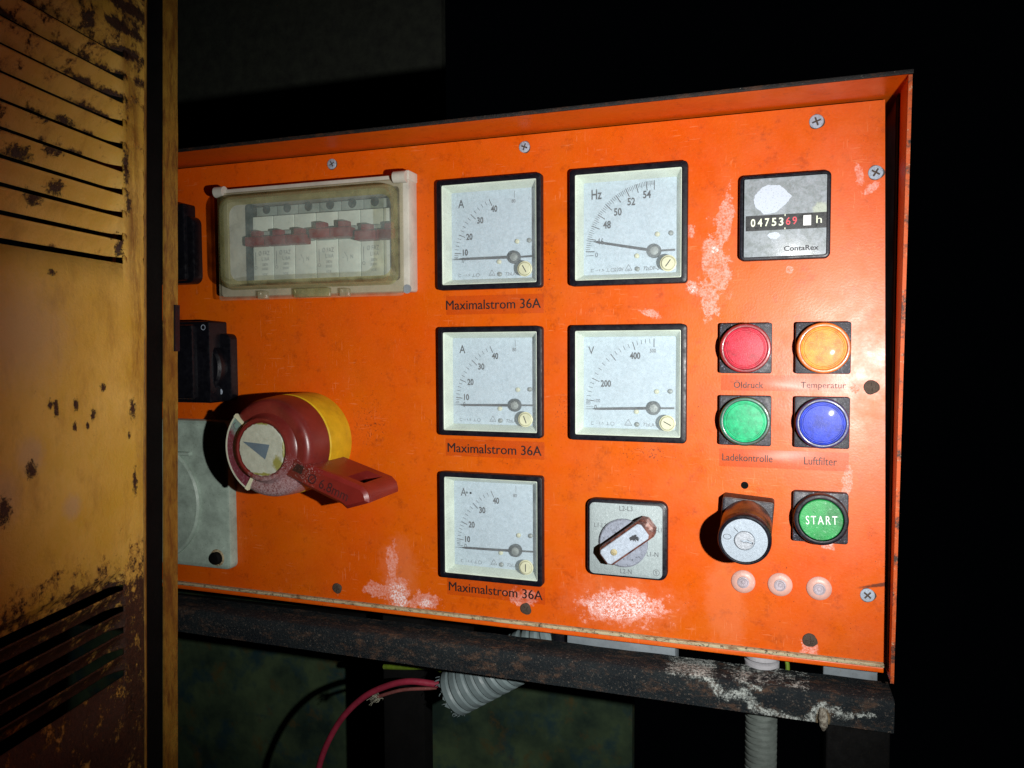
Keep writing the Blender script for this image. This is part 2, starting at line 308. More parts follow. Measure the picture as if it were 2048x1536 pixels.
# mustard door paint with rust (world Y and Z run along this sheet)
def mustard(name, bottom=True):
    s = NT(name)
    wp = s.noise(.30, 7, .85, off=3)
    c = s.mix(s.noise(.018, 5, .6, .3, .7), (.66, .38, .050), (.82, .52, .12))
    c = s.mix(s.mul(s.noise(.06, 6, .7, .45, .7, off=9), .5), c, (.64, .39, .025))
    c = s.mix(s.mul(s.noise(.5, 4, .7, .55, .75, off=6), .25), c, (.72, .48, .20))
    streak = s.noise(.05, 7, .7, .52, .70, stretch=(1, 1.0, .5), off=12)
    c = s.mix(s.mul(streak, .38), c, (.25, .095, .015))
    # small rust pocks where the photograph has them
    pk = None
    for (u, z, r_, r2_) in ((-94.8, -6.7, 1.8, 3.8), (-109, -7.5, 2.0, 4.6), (-82, -13, 2.2, 3.6), (-96, -18, 1.6, 2.2), (-86.5, -18.6, 1.4, 2.2), (-73, 1.5, 2.4, 2.3),
                            (-113, -5, 1.5, 3), (-47.8, -13, 2.8, 6), (-47.5, -56.5, 2.2, 8), (-52, -28, 1.3, 2), (-127, -36, 3.4, 4.6), (-144, -53, 4, 7), (-108, 62, 3, 1.5),
                            (-138, 131, 6, 7), (-124, 118, 9, 4), (-104, 124, 7, 3), (-100, 106, 6, 4), (-112, 140, 7, 3.5), (-118, 98, 6, 4), (-90, 143, 8, 2.5), (-47, 129, 2.6, 12), (-46, 108, 2.4, 6), (-62, 87, 4, 2), (-54, 82, 3, 6)):
        y = 70.36 + u*.985; b = s.blob(-y if False else -70.36+u*.985, z, r_*.8, r2_*.8, 0, wp, 3.2, .25, axis='yz'); pk = b if pk is None else s.mx(pk, b)
    halo = s.mx(s.blob(-70.36-127*.985, -29, 8, 9, 0, wp, .8, .4, 'yz'), s.blob(-70.36-100*.985, -60, 6, 6, 0, wp, .8, .4, 'yz'))
    halo = s.mx(halo, s.mx(s.blob(-70.36-144*.985, -47, 8, 12, 0, wp, .8, .5, 'yz'), s.blob(-70.36-130*.985, 30, 26, 22, 0, wp, .8, .6, 'yz')))
    c = s.mix(s.mul(halo, .5), c, (.56, .38, .24))
    es = s.mul(s.blob(-70.36-41*.985, 150, 6, 190, 0, wp, .5, .5, 'yz'), s.noise(.12, 6, .8, .36, .60, stretch=(1, 1, .2), off=81))
    c = s.mix(s.mul(es, .85), c, (.20, .07, .010))
    # rust gathered around top and lower louvres
    sep = s.t.nodes.new('ShaderNodeSeparateXYZ'); s.t.links.new(s.pos, sep.inputs[0]); Z = sep.outputs[2]; Y = sep.outputs[1]
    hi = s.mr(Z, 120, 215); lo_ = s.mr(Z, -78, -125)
    ph = s.mt('FRACT', s.mt('DIVIDE', s.mt('SUBTRACT', 204.2, Z), 13.2)); near = s.mr(s.mt('ABSOLUTE', s.mt('SUBTRACT', ph, .72)), .30, .04)
    near = s.mul(near, s.mul(s.mr(Z, 66, 76), s.mr(s.noise(.03, 3, .5, off=77), .42, .62)))
    th = s.mt('SUBTRACT', .70, s.mt('ADD', s.mt('ADD', s.mul(hi, .20), s.mul(near, .20)), s.mul(lo_, .30)))
    rn = s.noise(.10, 8, .78, off=22)
    rust = s.mr(s.mt('SUBTRACT', rn, th), 0, .05)
    rust_c = s.mix(s.noise(.6, 6, .8, .35, .65, off=33), (.008, .005, .004), (.085, .030, .012))
    edge = s.mr(s.mt('SUBTRACT', rn, th), -.07, 0)
    c = s.mix(s.mul(edge, .6), c, (.24, .095, .018))
    falloff = s.mul(s.mx(s.mr(Z, 70, 200), s.mr(Z, -70, -170)), s.noise(.03, 5, .6, .2, .7, off=61))  # browner film at top and bottom, painted in for the torchlight falling off
    c = s.mix(s.mul(falloff, .35), c, (.26, .13, .014))
    m_ = s.mx(rust, pk)
    c = s.mix(m_, c, rust_c)
    c = s.mix(s.mul(m_, s.noise(2.0, 3, .8, .68, .74, off=41)), c, (.5, .42, .40))
    s.bsdf(c, s.mr(s.noise(.1, 5, .6, off=2), .3, .7, .42, .6), 0, .45, s.bump(s.mt('ADD', s.noise(.5, 5, .7), s.mul(m_, s.noise(.9, 5, .8))), .5)); M[name] = s.m
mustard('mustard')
s = NT('mustard_post')
c = s.mix(s.noise(.05, 6, .7, .35, .65, stretch=(1, 1, .6)), (.20, .085, .010), (.40, .22, .032))
c = s.mix(s.mul(s.noise(.12, 8, .8, .48, .60, stretch=(1.5, 1.5, .35), off=4), .85), c, (.13, .045, .010))
c = s.mix(s.noise(.3, 6, .8, .66, .70, off=14), c, (.05, .02, .01))
s.bsdf(c, .5, 0, .4, s.bump(s.noise(.6, 6, .8), .4)); M['mustard_post'] = s.m

# ------------------------------------------------------------------ geometry helpers (mm)
class MB:
    def __init__(s): s.bm = bmesh.new()
    def P(s, p): return s.bm.verts.new((p[0]*.001, -p[1]*.001, p[2]*.001))
    def loft(s, rings, cap0=False, cap1=False, closed=False):
        vr = [[s.P(p) for p in r] for r in rings]; n = len(vr[0])
        L = len(vr)
        for i in range(L if closed else L-1):
            a, b = vr[i], vr[(i+1) % L]
            for j in range(n):
                k = (j+1) % n
                try: s.bm.faces.new((a[j], a[k], b[k], b[j]))
                except ValueError: pass
        if cap0: s.bm.faces.new(vr[0])
        if cap1: s.bm.faces.new(list(reversed(vr[-1])))
        return s
    def box(s, x0, x1, h0, h1, z0, z1, c=0.0):
        x, z = (x0+x1)/2, (z0+z1)/2; return s.plate(x, z, x1-x0, z1-z0, h0, h1, max(c, .02), c)
    def plate(s, cx, cz, wx, wz, h0, h1, r=1.0, c=.3, rot=0, seg=5):
        o = rr(cx, cz, wx, wz, r, seg, rot); i = rr(cx, cz, wx-2*c, wz-2*c, max(r-c, .01), seg, rot)
        rings = [[(p[0], h0, p[1]) for p in o], [(p[0], h1-c, p[1]) for p in o]]
        if c > 0: rings += [[(p[0], h1-c*.3, p[1]) for p in rr(cx, cz, wx-c*.6, wz-c*.6, max(r-c*.3, .01), seg, rot)], [(p[0], h1, p[1]) for p in i]]
        return s.loft(rings, True, True)
    def frame(s, cx, cz, wx, wz, ix, iz, h0, h1, r=2.0, ri=1.0, c=.5, hin=None, ix2=None, iz2=None):
        """rectangular ring; the opening can taper down to ix2 x iz2 at height hin"""
        hin = h0 if hin is None else hin; ix2 = ix2 or ix; iz2 = iz2 or iz
        R = lambda wx_, wz_, r_, h: [(p[0], h, p[1]) for p in rr(cx, cz, wx_, wz_, r_, 5)]
        rings = [R(wx, wz, r, h0), R(wx, wz, r, h1-c), R(wx-c*.6, wz-c*.6, r, h1-c*.3), R(wx-2*c, wz-2*c, max(r-c, .2), h1), R(ix+.6, iz+.6, ri+.2, h1), R(ix, iz, ri, h1-.3), R(ix2, iz2, ri, hin)]
        return s.loft(rings, closed=True)
    def lathe(s, prof, cx=0, cz=0, n=48, cap0=False, cap1=True, ax=None):
        rings = []
        for (r, h) in prof:
            rings.append([(cx+r*math.cos(2*PI*i/n), h, cz+r*math.sin(2*PI*i/n)) for i in range(n)])
        return s.loft(rings, cap0, cap1)
    def prism(s, pts, h0, h1, c=0.0):
        rings = [[(p[0], h0, p[1]) for p in pts], [(p[0], h1-c, p[1]) for p in pts]]
        if c > 0:
            mx_ = sum(p[0] for p in pts)/len(pts); mz_ = sum(p[1] for p in pts)/len(pts)
            q = []
            n = len(pts)
            for i in range(n):
                a, b, d = pts[i-1], pts[i], pts[(i+1) % n]
                e1 = Vector((b[0]-a[0], b[1]-a[1])).normalized(); e2 = Vector((d[0]-b[0], d[1]-b[1])).normalized()
                n1 = Vector((-e1.y, e1.x)); n2 = Vector((-e2.y, e2.x)); nn = (n1+n2)
                nn = nn/max(nn.length_squared/2, .4)
                if nn.dot(Vector((mx_-b[0], mz_-b[1]))) < 0: nn = -nn
                q.append((b[0]+nn.x*c, b[1]+nn.y*c))
            rings.append([(p[0], h1, p[1]) for p in q])
        return s.loft(rings, True, True)
    def tube(s, path, r, n=14, cap=True, rf=None):
        pts = [Vector(p) for p in path]; rings = []
        up_ = Vector((0, 1, 0))
        for i, p in enumerate(pts):
            t = (pts[min(i+1, len(pts)-1)]-pts[max(i-1, 0)]).normalized()
            a = t.cross(up_)
            if a.length < .1: a = t.cross(Vector((1, 0, 0)))
            a.normalize(); b = t.cross(a).normalized(); rr_ = rf(i) if rf else r
            rings.append([tuple(p+a*rr_*math.cos(2*PI*k/n)+b*rr_*math.sin(2*PI*k/n)) for k in range(n)])
        return s.loft(rings, cap, cap)
    def quad(s, pts): s.bm.faces.new([s.P(p) for p in pts]); return s
    def line(s, x0, z0, x1, z1, wd, h):
        d = Vector((x1-x0, z1-z0)); n = Vector((-d.y, d.x)).normalized()*wd/2
        return s.quad([(x0+n.x, h, z0+n.y), (x1+n.x, h, z1+n.y), (x1-n.x, h, z1-n.y), (x0-n.x, h, z0-n.y)])
    def text(s, body, cx, cz, wx, wz, h, rot=0, bold=0.0, sp=1.0):
        """lettering fitted into a wx by wz box centred on cx, cz (wx None keeps proportions)"""
        cu = bpy.data.curves.new('t', 'FONT'); cu.body = body; cu.size = 1; cu.offset = bold; cu.resolution_u = 3; cu.space_character = sp
        ob = bpy.data.objects.new('t', cu); C.objects.link(ob)
        bpy.context.view_layer.update()
        me = bpy.data.meshes.new_from_object(ob.evaluated_get(bpy.context.evaluated_depsgraph_get()))
        xs = [v.co.x for v in me.vertices]; ys = [v.co.y for v in me.vertices]
        x0, x1, y0, y1 = min(xs), max(xs), min(ys), max(ys)
        sz = wz/(y1-y0); sx = sz if wx is None else wx/(x1-x0); ca, sa = math.cos(rot), math.sin(rot)
        vs = []
        for v in me.vertices:
            a = (v.co.x-(x0+x1)/2)*sx; b = (v.co.y-(y0+y1)/2)*sz
            vs.append(s.P((cx+a*ca-b*sa, h, cz+a*sa+b*ca)))
        for f in me.polygons:
            try: s.bm.faces.new([vs[i] for i in f.vertices])
            except ValueError: pass
        bpy.data.objects.remove(ob); bpy.data.meshes.remove(me); bpy.data.curves.remove(cu)
        return s
    def build(s, name, mat, parent=None, ang=35, flat=False):
        bmesh.ops.recalc_face_normals(s.bm, faces=s.bm.faces)
        me = bpy.data.meshes.new(name); s.bm.to_mesh(me); s.bm.free()
        me.materials.append(M[mat] if isinstance(mat, str) else mat)
        if not flat:
            me.shade_smooth(); me.set_sharp_from_angle(angle=math.radians(ang))
        o = bpy.data.objects.new(name, me); C.objects.link(o)
        if parent: o.parent = parent
        return o
def rr(cx, cz, wx, wz, r, seg=5, rot=0):
    pts = []
    r = max(r, .01)
    for k, (sx, sz) in enumerate(((1, 1), (-1, 1), (-1, -1), (1, -1))):
        for i in range(seg+1):
            a = PI/2*k+PI/2*i/seg
            x = sx*(wx/2-r)+r*math.cos(a); z = sz*(wz/2-r)+r*math.sin(a)
            pts.append((cx+x*math.cos(rot)-z*math.sin(rot), cz+x*math.sin(rot)+z*math.cos(rot)))
    return pts
def tag(o, label=None, cat=None, group=None, kind=None):
    if label: o['label'] = label
    if cat: o['category'] = cat
    if group: o['group'] = group
    if kind: o['kind'] = kind
    return o
def thing(name, label, cat, x=0, z=0, h=0, group=None, rotz=0, rot=None):
    o = bpy.data.objects.new(name, None); C.objects.link(o); o.empty_display_size = .01
    o.location = (x*.001, -h*.001, z*.001)
    if rot: o.rotation_euler = rot
    return tag(o, label, cat, group)
def cut(o, cutter):
    """carve cutter out of mesh object o"""
    cutter.parent = o.parent
    md = o.modifiers.new('b', 'BOOLEAN'); md.object = cutter; md.solver = 'EXACT'
    bpy.context.view_layer.update()
    me = bpy.data.meshes.new_from_object(o.evaluated_get(bpy.context.evaluated_depsgraph_get()))
    o.modifiers.clear(); old = o.data; o.data = me; bpy.data.meshes.remove(old)
    me.shade_smooth(); me.set_sharp_from_angle(angle=math.radians(35))
    cm = cutter.data; bpy.data.objects.remove(cutter); bpy.data.meshes.remove(cm)

# ------------------------------------------------------------------ background
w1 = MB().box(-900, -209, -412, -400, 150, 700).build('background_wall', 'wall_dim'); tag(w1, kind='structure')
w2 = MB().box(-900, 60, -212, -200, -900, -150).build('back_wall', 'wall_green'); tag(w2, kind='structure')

# ------------------------------------------------------------------ control panel housing
panel = thing('control_panel', 'orange painted steel generator control panel with recessed front and worn edges', 'control panel')
holes = [(-33.5, 33.5, 63, 130), (-33.5, 33.5, -33.5, 33.5), (-33.5, 33.5, -130.1, -63.1), (56.8, 123.8, 63, 130), (56.8, 123.8, -33.5, 33.5),
         (-199, -59.5, 66, 132), (158, 204, 74, 120)]
mb = MB()
X = sorted({-330, 235} | {v for q in holes for v in q[:2]}); Z = sorted({-158, 158} | {v for q in holes for v in q[2:]})
def shx(x, z): return x+(2.8*(-z/158) if x > 234 else 0)
grid = {}
def gv(x, h, z):
    k = (x, h, z)
    if k not in grid: grid[k] = mb.P((shx(x, z), h, z))
    return grid[k]
for i in range(len(X)-1):
    for j in range(len(Z)-1):
        cx, cz = (X[i]+X[i+1])/2, (Z[j]+Z[j+1])/2
        if any(a < cx < b and c_ < cz < d for a, b, c_, d in holes): continue
        for h in (0, -2):
            f = mb.bm.faces.new([gv(X[i], h, Z[j]), gv(X[i+1], h, Z[j]), gv(X[i+1], h, Z[j+1]), gv(X[i], h, Z[j+1])])
edges = [e for e in mb.bm.edges if len(e.link_faces) == 1]
inv = {v: k for k, v in grid.items()}
done = set()
for e in edges:
    a, b = inv[e.verts[0]], inv[e.verts[1]]
    if a[1] != 0: continue
    mb.bm.faces.new([grid[a], grid[b], grid[(b[0], -2, b[2])], grid[(a[0], -2, a[2])]])
mb.build('front_plate', 'orange', panel, flat=True)
# housing: top canopy sheet, right side sheet, bottom lip, back
MB().box(-330, 239.6, -60, 35.2, 159.6, 161.0).build('top_flange', 'orange_frame', panel)
MB().box(-330, 240.4, 35.65, 36.8, 159.2, 161.4, .3).build('rim', 'rim_rust', panel)
mb = MB()
def sd(x0, x1, ht, hb, h0=-60):
    mb.loft([[(x0, h0, 159.5), (x1, h0, 159.5), (x1, ht, 159.5), (x0, ht, 159.5)], [(x0, h0, -163), (x1, h0, -163), (x1, hb, -163), (x0, hb, -163)]], True, True)
sd(238.5, 239.5, 34.4, 15); mb.build('side_flange', 'orange_frame', panel)
mb = MB()
mb.loft([[(238.2, 34.5, 159), (240.0, 34.5, 159), (240.0, 35.6, 159), (238.2, 35.6, 159)], [(238.2, 15.1, -163), (240.0, 15.1, -163), (240.0, 16.2, -163), (238.2, 16.2, -163)]], True, True)
mb.build('rim', 'orange_worn', panel)
mb = MB(); mb.loft([[(237.6, 0, 158), (238.4, 0, 158), (238.4, 9, 158), (237.6, 9, 158)], [(238.15, 0, -160), (238.45, 0, -160), (238.45, 8, -160), (238.15, 8, -160)]], True, True); mb.build('flange_shade', 'rubber', panel)  # black strip painting in the shade where the plate meets the side flange
mb = MB(); mb.box(-330, 237, -2, 2.6, -160.3, -158.2, .4); mb.build('bottom_lip', 'lip_cream', panel)
MB().box(-330, 236.8, -2, 2.2, -163.4, -160.4, .5).build('bottom_flange', 'orange_frame', panel)
MB().box(-330, 239, -62, -60, -150, 159).build('back_plate', 'dark_inside', panel)

# screws (parts of the panel)
def screw(x, z, mat, rot, r=3.6, label=None):
    mb = MB(); mb.lathe([(r, 0.02), (r, .35), (r*.93, .62), (r*.6, .82), (r*.2, .86)], x, z, 28)
    o = mb.build('screw', mat, panel)
    mc = MB()
    for a in (rot, rot+PI/2):
        d = Vector((math.cos(a), math.sin(a)))*r*.62; n = Vector((-d.y, d.x)).normalized()*.48
        mc.prism([(x+d.x+n.x, z+d.y+n.y), (x-d.x+n.x, z-d.y+n.y), (x-d.x-n.x, z-d.y-n.y), (x+d.x-n.x, z+d.y-n.y)], .15, 2.6)
        cut(o, mc.build('c', mat)); mc = MB()
    o['label'] = label
    mr_ = MB(); q = [];
    for i in range(22):
        a = 2*PI*i/22; rr_ = r*(1.05+.07*math.sin(3*a+x)+random.uniform(-.04, .05)); q.append((x+.3+rr_*math.cos(a), z-.2+rr_*math.sin(a)))
    mr_.prism(q, .005, .16); mr_.build('washer_grime', 'rust_screw', o)
for i, (x, z, mt_, l) in enumerate(((-117.8, 151.1, 'zinc', 'bright zinc screw head'), (23.4, 150.5, 'zinc', 'bright zinc screw head'), (197.1, 149.6, 'zinc', 'bright zinc screw head'),
                     (228.1, 118.6, 'zinc', 'dull zinc screw head at the right edge'), (227.8, -.8, 'rust_screw', 'brown rusted screw head'), (227.9, -119.9, 'zinc', 'crusted zinc screw head'),
                     (197.4, -149.7, 'rust_screw', 'blackened screw head'), (22.8, -149.7, 'rust_screw', 'blackened lumpy screw head'), (-119.5, -149.9, 'rust_screw', 'grey rusted screw head'))):
    screw(x, z, mt_, .5+i*.7, 3.9 if x > 150 else 3.6, l)
MB().lathe([(2.2, .05), (2.0, .12)], 160.2, -60.3, 20).build('locating_hole', 'rubber', panel)

# ------------------------------------------------------------------ panel meters
def polar(R, deg, cx=15.5, cz=-15.5): a = math.radians(deg); return cx-R*math.cos(a), cz+R*math.sin(a)
def meter(name, label, cat, x, z, scale, needle_deg, group, capslot):
    t = thing(name, label, cat, x, z, 0, group)
    MB().frame(0, 0, 72, 72, 65.4, 65.4, .05, 5.6, 2.2, .8, .5, hin=-4).build('bezel', 'bezel_black', t)
    MB().frame(0, 0, 65.2, 65.2, 64.0, 64.0, -4, 5.0, .8, .8, .3, hin=-3.1, ix2=57.6, iz2=57.6).build('inner_frame', 'cream', t)
    d = MB().box(-31, 31, -5, -3.2, -31, 31).build('dial', 'dial_face', t)
    mk = MB(); H = -3.1; fine = MB(); top_ = MB(); typ = MB()
    scale(mk, typ, top_, H)
    for px, s_ in ((-18.2, 0),):
        fine.text('~1,5', -18.5, -26, 5.0, 1.6, H); fine.line(-14.6, -26.8, -12.2, -26.8, .25, H); fine.line(-13.4, -26.8, -13.4, -25, .25, H)
        fine.line(-24, -26.8, -22.4, -26.8, .25, H); fine.line(-24, -25.2, -22.4, -25.2, .25, H); fine.line(-24, -26.8, -24, -25.2, .25, H)
    ring(fine, -10.4, -26, 1.0, .25, H)
    tri = [(-2.6, -26.8), (1.8, -26.8), (-.4, -23.0)]
    for i in range(3): typ.line(*tri[i], *tri[(i+1) % 3], .3, H)
    typ.text('AW', -.4, -26, 2.0, 1.0, H)
    mk.build('scale_marks', 'ink', d, flat=True)
    fine.build('class_symbols', 'ink_soft', d, flat=True); typ.build('type_lettering', 'ink_soft', d, flat=True)
    if top_.bm.verts: top_.build('full_scale_mark', 'ink_soft', d, flat=True)
    else: top_.bm.free()
    for (a, b, mt_) in ((17.4, -5.3, 'cap_cream'), (25.6, -5.0, 'pivot_metal'), (4.9, -18.0, 'cap_cream'), (5.2, -26.0, 'pivot_metal')):
        MB().lathe([(1.5, -3.15), (1.5, -2.2), (1.1, -1.8), (.5, -1.65)], a, b, 20).build('stud', mt_, t)
    # needle
    a = math.radians(needle_deg); dx, dz = -math.cos(a), math.sin(a); px, pz = 15.5, -15.5
    nb = MB()
    def strip(R0, R1, w0, w1):
        nx, nz = -dz, dx
        p = [(px+dx*R0+nx*w0, pz+dz*R0+nz*w0), (px+dx*R1+nx*w1, pz+dz*R1+nz*w1), (px+dx*R1-nx*w1, pz+dz*R1-nz*w1), (px+dx*R0-nx*w0, pz+dz*R0-nz*w0)]
        nb.prism(p, -.9, -.5)
    strip(3.0, 35.0, .85, .70); strip(35.0, 38.0, .70, .16); strip(38.5, 42.5, .12, .06)
    nb.prism([(19, -16.05), (28.2, -15.9), (28.2, -14.75), (19, -14.95)], -2.2, -1.8)
    nb.build('needle', 'ink', t)
    hb = MB(); hb.lathe([(4.3, -3.1), (4.3, -1.4), (3.9, -.5), (2.9, -.35), (2.8, -.35)], px, pz, 36); hb = hb.build('pivot', 'pivot_dark', t); MB().lathe([(2.7, -.34), (2.5, .2), (1.2, .5)], px+.3, pz, 28).build('pivot_cap', 'pivot_metal', hb)
    g = MB(); g.plate(0, 0, 64.4, 64.4, 3.9, 4.7, .8, .2); g.build('glass', 'gauge_glass', t)
    k = MB(); k.lathe([(4.9, 4.72), (4.9, 5.2), (4.3, 5.4), (4.1, 5.0), (4.0, 6.0), (3.6, 6.4)], 24.9, -24.0, 36); k = k.build('zero_adjuster', 'cap_cream', t)
    q = MB(); ca, sa = math.cos(capslot), math.sin(capslot); q.line(24.9-2.5*ca, -24.0-2.5*sa, 24.9+2.5*ca, -24.0+2.5*sa, .55, 6.46); q.build('slot', 'ink', k, flat=True)
    return t
def ring(mb, cx, cz, r, wd, h, n=24):
    for i in range(n):
        a, b = 2*PI*i/n, 2*PI*(i+1)/n
        mb.quad([(cx+q*math.cos(t), h, cz+q*math.sin(t)) for q, t in ((r, a), (r+wd, a), (r+wd, b), (r, b))])
def tick(mb, deg, r0, r1, wd, H): a = polar(r0, deg); b = polar(r1, deg); mb.line(*a, *b, wd, H)
def interp(v, tab):
    for (a, b), (c_, d) in zip(tab, tab[1:]):
        if a <= v <= c_: return b+(d-b)*(v-a)/(c_-a)
def amp(mk, fine, top_, H):
    tab = [(0, 0), (5, 1.6), (10, 6.0), (20, 22.8), (30, 44), (40, 65.5)]
    for v in (10, 20, 30, 40): tick(mk, interp(v, tab), 37.8, 42.5, .50, H)
    for v in (4, 6, 8, 12, 14, 16, 18, 22, 24, 26, 28, 32, 34, 36, 38): tick(mk, interp(v, tab), 40, 42.6, .32, H)
    tick(mk, 0, 38, 42.6, .22, H); tick(top_, 90, 38.5, 43, .28, H)
    mk.text('10', -19.2, -10.8, 3.7, 4.3, H, bold=.035); mk.text('20', -16.2, -.6, 4.5, 4.4, H, bold=.035); mk.text('30', -8.4, 9.8, 4.5, 4.4, H, bold=.035); mk.text('40', 1.4, 16.8, 4.5, 4.4, H, bold=.035)
    mk.text('0', -20.8, -15.8, 1.6, 3.4, H); top_.text('80', 14.8, 21.0, 2.6, 2.4, H, bold=.02)
    mk.text('A', -21.9, 21.4, 4.2, 5.4, H, bold=.01); fine.text('72sLA-2', 13.6, -26.0, 9.2, 2.2, H)
def hz(mk, fine, top_, H):
    tab = [(45, 1.5), (46, 13.0), (47, 24.5), (48, 35.2), (49, 46.0), (50, 56.0), (51, 65.5), (52, 73.5), (53, 82), (54, 82.5), (55, 90)]
    tab = [(45, 3.5), (46, 11.5), (47, 22.0), (48, 33.5), (49, 45.0), (50, 56.0), (51, 65.5), (52, 74.5), (53, 82.5), (54, 89.7)]
    # major strokes each half, thin tenth strokes between
    mj = [2, 13, 24, 34.5, 45, 56, 65.5, 74.5, 83, 89.7]
    for a, b in zip(mj, mj[1:]):
        tick(mk, a, 37.4, 43.0, .55, H)
        for k in range(1, 6): tick(mk, a+(b-a)*k/6, 39.6 if k == 3 else 40.4, 43.0, .30, H)
    tick(mk, 89.7, 37.4, 43.0, .5, H)
    tick(mk, -1.5, 38.0, 43.0, .3, H)
    mk.text('48', -14.0, 2.2, 4.9, 4.8, H, bold=.03); mk.text('50', -7.2, 9.8, 4.9, 4.8, H, bold=.03); mk.text('52', 1.2, 15.6, 4.9, 4.8, H, bold=.03); mk.text('54', 10.8, 19.3, 4.9, 4.8, H, bold=.03)
    mk.text('46', -18.2, -7.9, 4.3, 4.2, H); mk.text('0', -20.6, -16.2, 1.6, 2.9, H)
    mk.text('Hz', -20.6, 21.4, 6.6, 6.2, H, bold=.02); fine.text('220V', -6.4, -25.8, 5.6, 2.4, H, bold=.01); fine.text('72sDP-2', 13.6, -25.8, 9.6, 2.4, H, bold=.01)
    MB
def volt(mk, fine, top_, H):
    tab = [(0, 0), (100, 5.8), (200, 25), (300, 51), (400, 72), (500, 90)]
    for v in (100, 200, 300, 400, 500): tick(mk, interp(v, tab), 37.8, 43.0, .50, H)
    for v in list(range(40, 500, 20)):
        if v % 100: tick(mk, interp(v, tab), 40.2, 43.0, .32, H)
    tick(mk, 0, 38, 43, .22, H)
    mk.text('200', -14.6, -.6, 6.6, 4.4, H, bold=.035); mk.text('400', 3.8, 16.9, 6.6, 4.4, H, bold=.035); top_.text('500', 14.8, 20.0, 3.8, 2.4, H, bold=.02)
    mk.text('100', -20.0, -11.6, 3.4, 2.2, H); mk.text('0', -21.2, -15.9, 1.7, 3.4, H); mk.text('V', -24.0, 20.3, 3.8, 5.0, H); fine.text('72sLA-2', 13.6, -26.0, 9.2, 2.2, H)
G = 'square panel meters with black bezels'
meter('ammeter', 'top ammeter of the column of three, above the first 36A label', 'ammeter', 0, 96.5, amp, .0, G, -1.05)
meter('ammeter', 'middle ammeter of the column of three, between the other two', 'ammeter', 0, 0, amp, -.8, G, -1.2)
a3 = meter('ammeter', 'lowest ammeter with a black fly speck beside its letter A', 'ammeter', 0, -96.6, amp, -1.0, G, 1.57)
sp = MB(); sp.lathe([(.75, 4.72), (.6, 5.0)], -13.6, 22.6, 12); sp.build('fly_speck', 'ink', a3)
meter('frequency_meter', 'square frequency meter marked Hz with its needle near 46', 'frequency meter', 90.3, 96.5, hz, 11.0, G, .95)
meter('voltmeter', 'square voltmeter marked V below the frequency meter', 'voltmeter', 90.3, 0, volt, -1.8, G, -.5)

# ------------------------------------------------------------------ label strips
ms = 'Maximalstrom 36A'
def strip_label(x, z, wx, wz, texts, label, rot=0):
    t = thing('label_strip', label, 'label', x, z, 0, 'stuck-on lettered strips')
    MB().plate(0, 0, wx, wz, .06, .16, .3, .04, rot).build('backing', 'tape', t)
    for (s_, a, b, w_, h_) in texts:
        mb = MB().text(s_, a-.09, b, w_, h_, .24, rot)
        if s_ == ms: mb.text(s_, a+.09, b, w_, h_, .26, rot)
        mb.build('lettering', 'label_ink', t, flat=True)
ms = 'Maximalstrom 36A'
strip_label(2, 50.6, 68, 12.4, [(ms, -1, .2, 66, 6.3)], 'Maximalstrom 36A strip under the top ammeter')
strip_label(1.4, -44.6, 69.5, 11.6, [(ms, -.2, -.2, 66, 6.3)], 'Maximalstrom 36A strip under the middle ammeter', 0)
strip_label(1.6, -140.0, 69.5, 11.4, [(ms, -.2, .2, 66.5, 6.3)], 'Maximalstrom 36A strip under the lowest ammeter', 0)
strip_label(181.5, .8, 71, 9.2, [('\u00d6ldruck', -19.6, -.7, 16.6, 4.7), ('Temperatur', 21.4, -1.4, 24.0, 4.6)], 'strip reading Oeldruck and Temperatur under the red and amber lamps')
strip_label(181.2, -44.0, 71.5, 10.8, [('Ladekontrolle', -19.6, .2, 28.5, 4.2), ('Luftfilter', 20.8, 0, 17.6, 4.6)], 'strip reading Ladekontrolle and Luftfilter under the green and blue lamps')
for o in [o for o in C.objects if o.name.startswith('label_strip')]:
    pass

# ------------------------------------------------------------------ hour counter
t = thing('hour_counter', 'grey square hour counter reading 0475369 with peeling white film', 'hour counter', 180.9, 96.9)
MB().frame(-.4, -.4, 49.2, 48.8, 45, 45, .05, 5.2, 3.0, 1.2, .7).build('case', 'bezel_black', t)
fc = MB().plate(.2, -.6, 45.2, 45.2, .1, 4.3, .6, .2).build('face', 'counter_face', t)
MB().box(-21.4, 22.2, 4.32, 4.6, -7.8, .9).build('digit_window', 'strip_black', t)
mb = MB()
for ch, x in zip('04753', (-17.4, -13.6, -9.7, -5.9, -2.1)): mb.text(ch, x, -3.2, 2.5, 4.6, 4.7, bold=.018)
mb.text('h', 18.1, -3.0, 2.9, 4.2, 4.7); mb.line(.0, .9, .0, -.2, .5, 4.7); mb.line(.0, -7.7, .0, -6.7, .5, 4.7); mb.build('digits', 'digit_white', t, flat=True)
mb = MB(); mb.text('6', 1.7, -3.1, 2.4, 4.4, 4.7, bold=.012); mb.text('9', 5.2, -3.0, 2.4, 4.4, 4.7, bold=.012); mb.build('decimal_digits', 'digit_red', t, flat=True)
mb = MB(); mb.box(9.8, 13.9, 4.62, 4.8, -6.1, -.4); mb.build('running_indicator', 'white_paint', t)
mb = MB(); mb.text('ContaRex', 8.9, -18.6, 18.6, 3.0, 4.42, bold=.02); mb.build('maker_lettering', 'ink', t, flat=True)
def flake(pts, nm='peeled_film'):
    q = []
    n = len(pts)
    for i in range(n):
        a, b = pts[i], pts[(i+1) % n]
        for k in range(5):
            f = k/5; q.append((a[0]+(b[0]-a[0])*f+random.uniform(-.18, .18), a[1]+(b[1]-a[1])*f+random.uniform(-.18, .18)))
    MB().prism(q, 4.31, 4.42).build(nm, 'paper_white', t, flat=True)
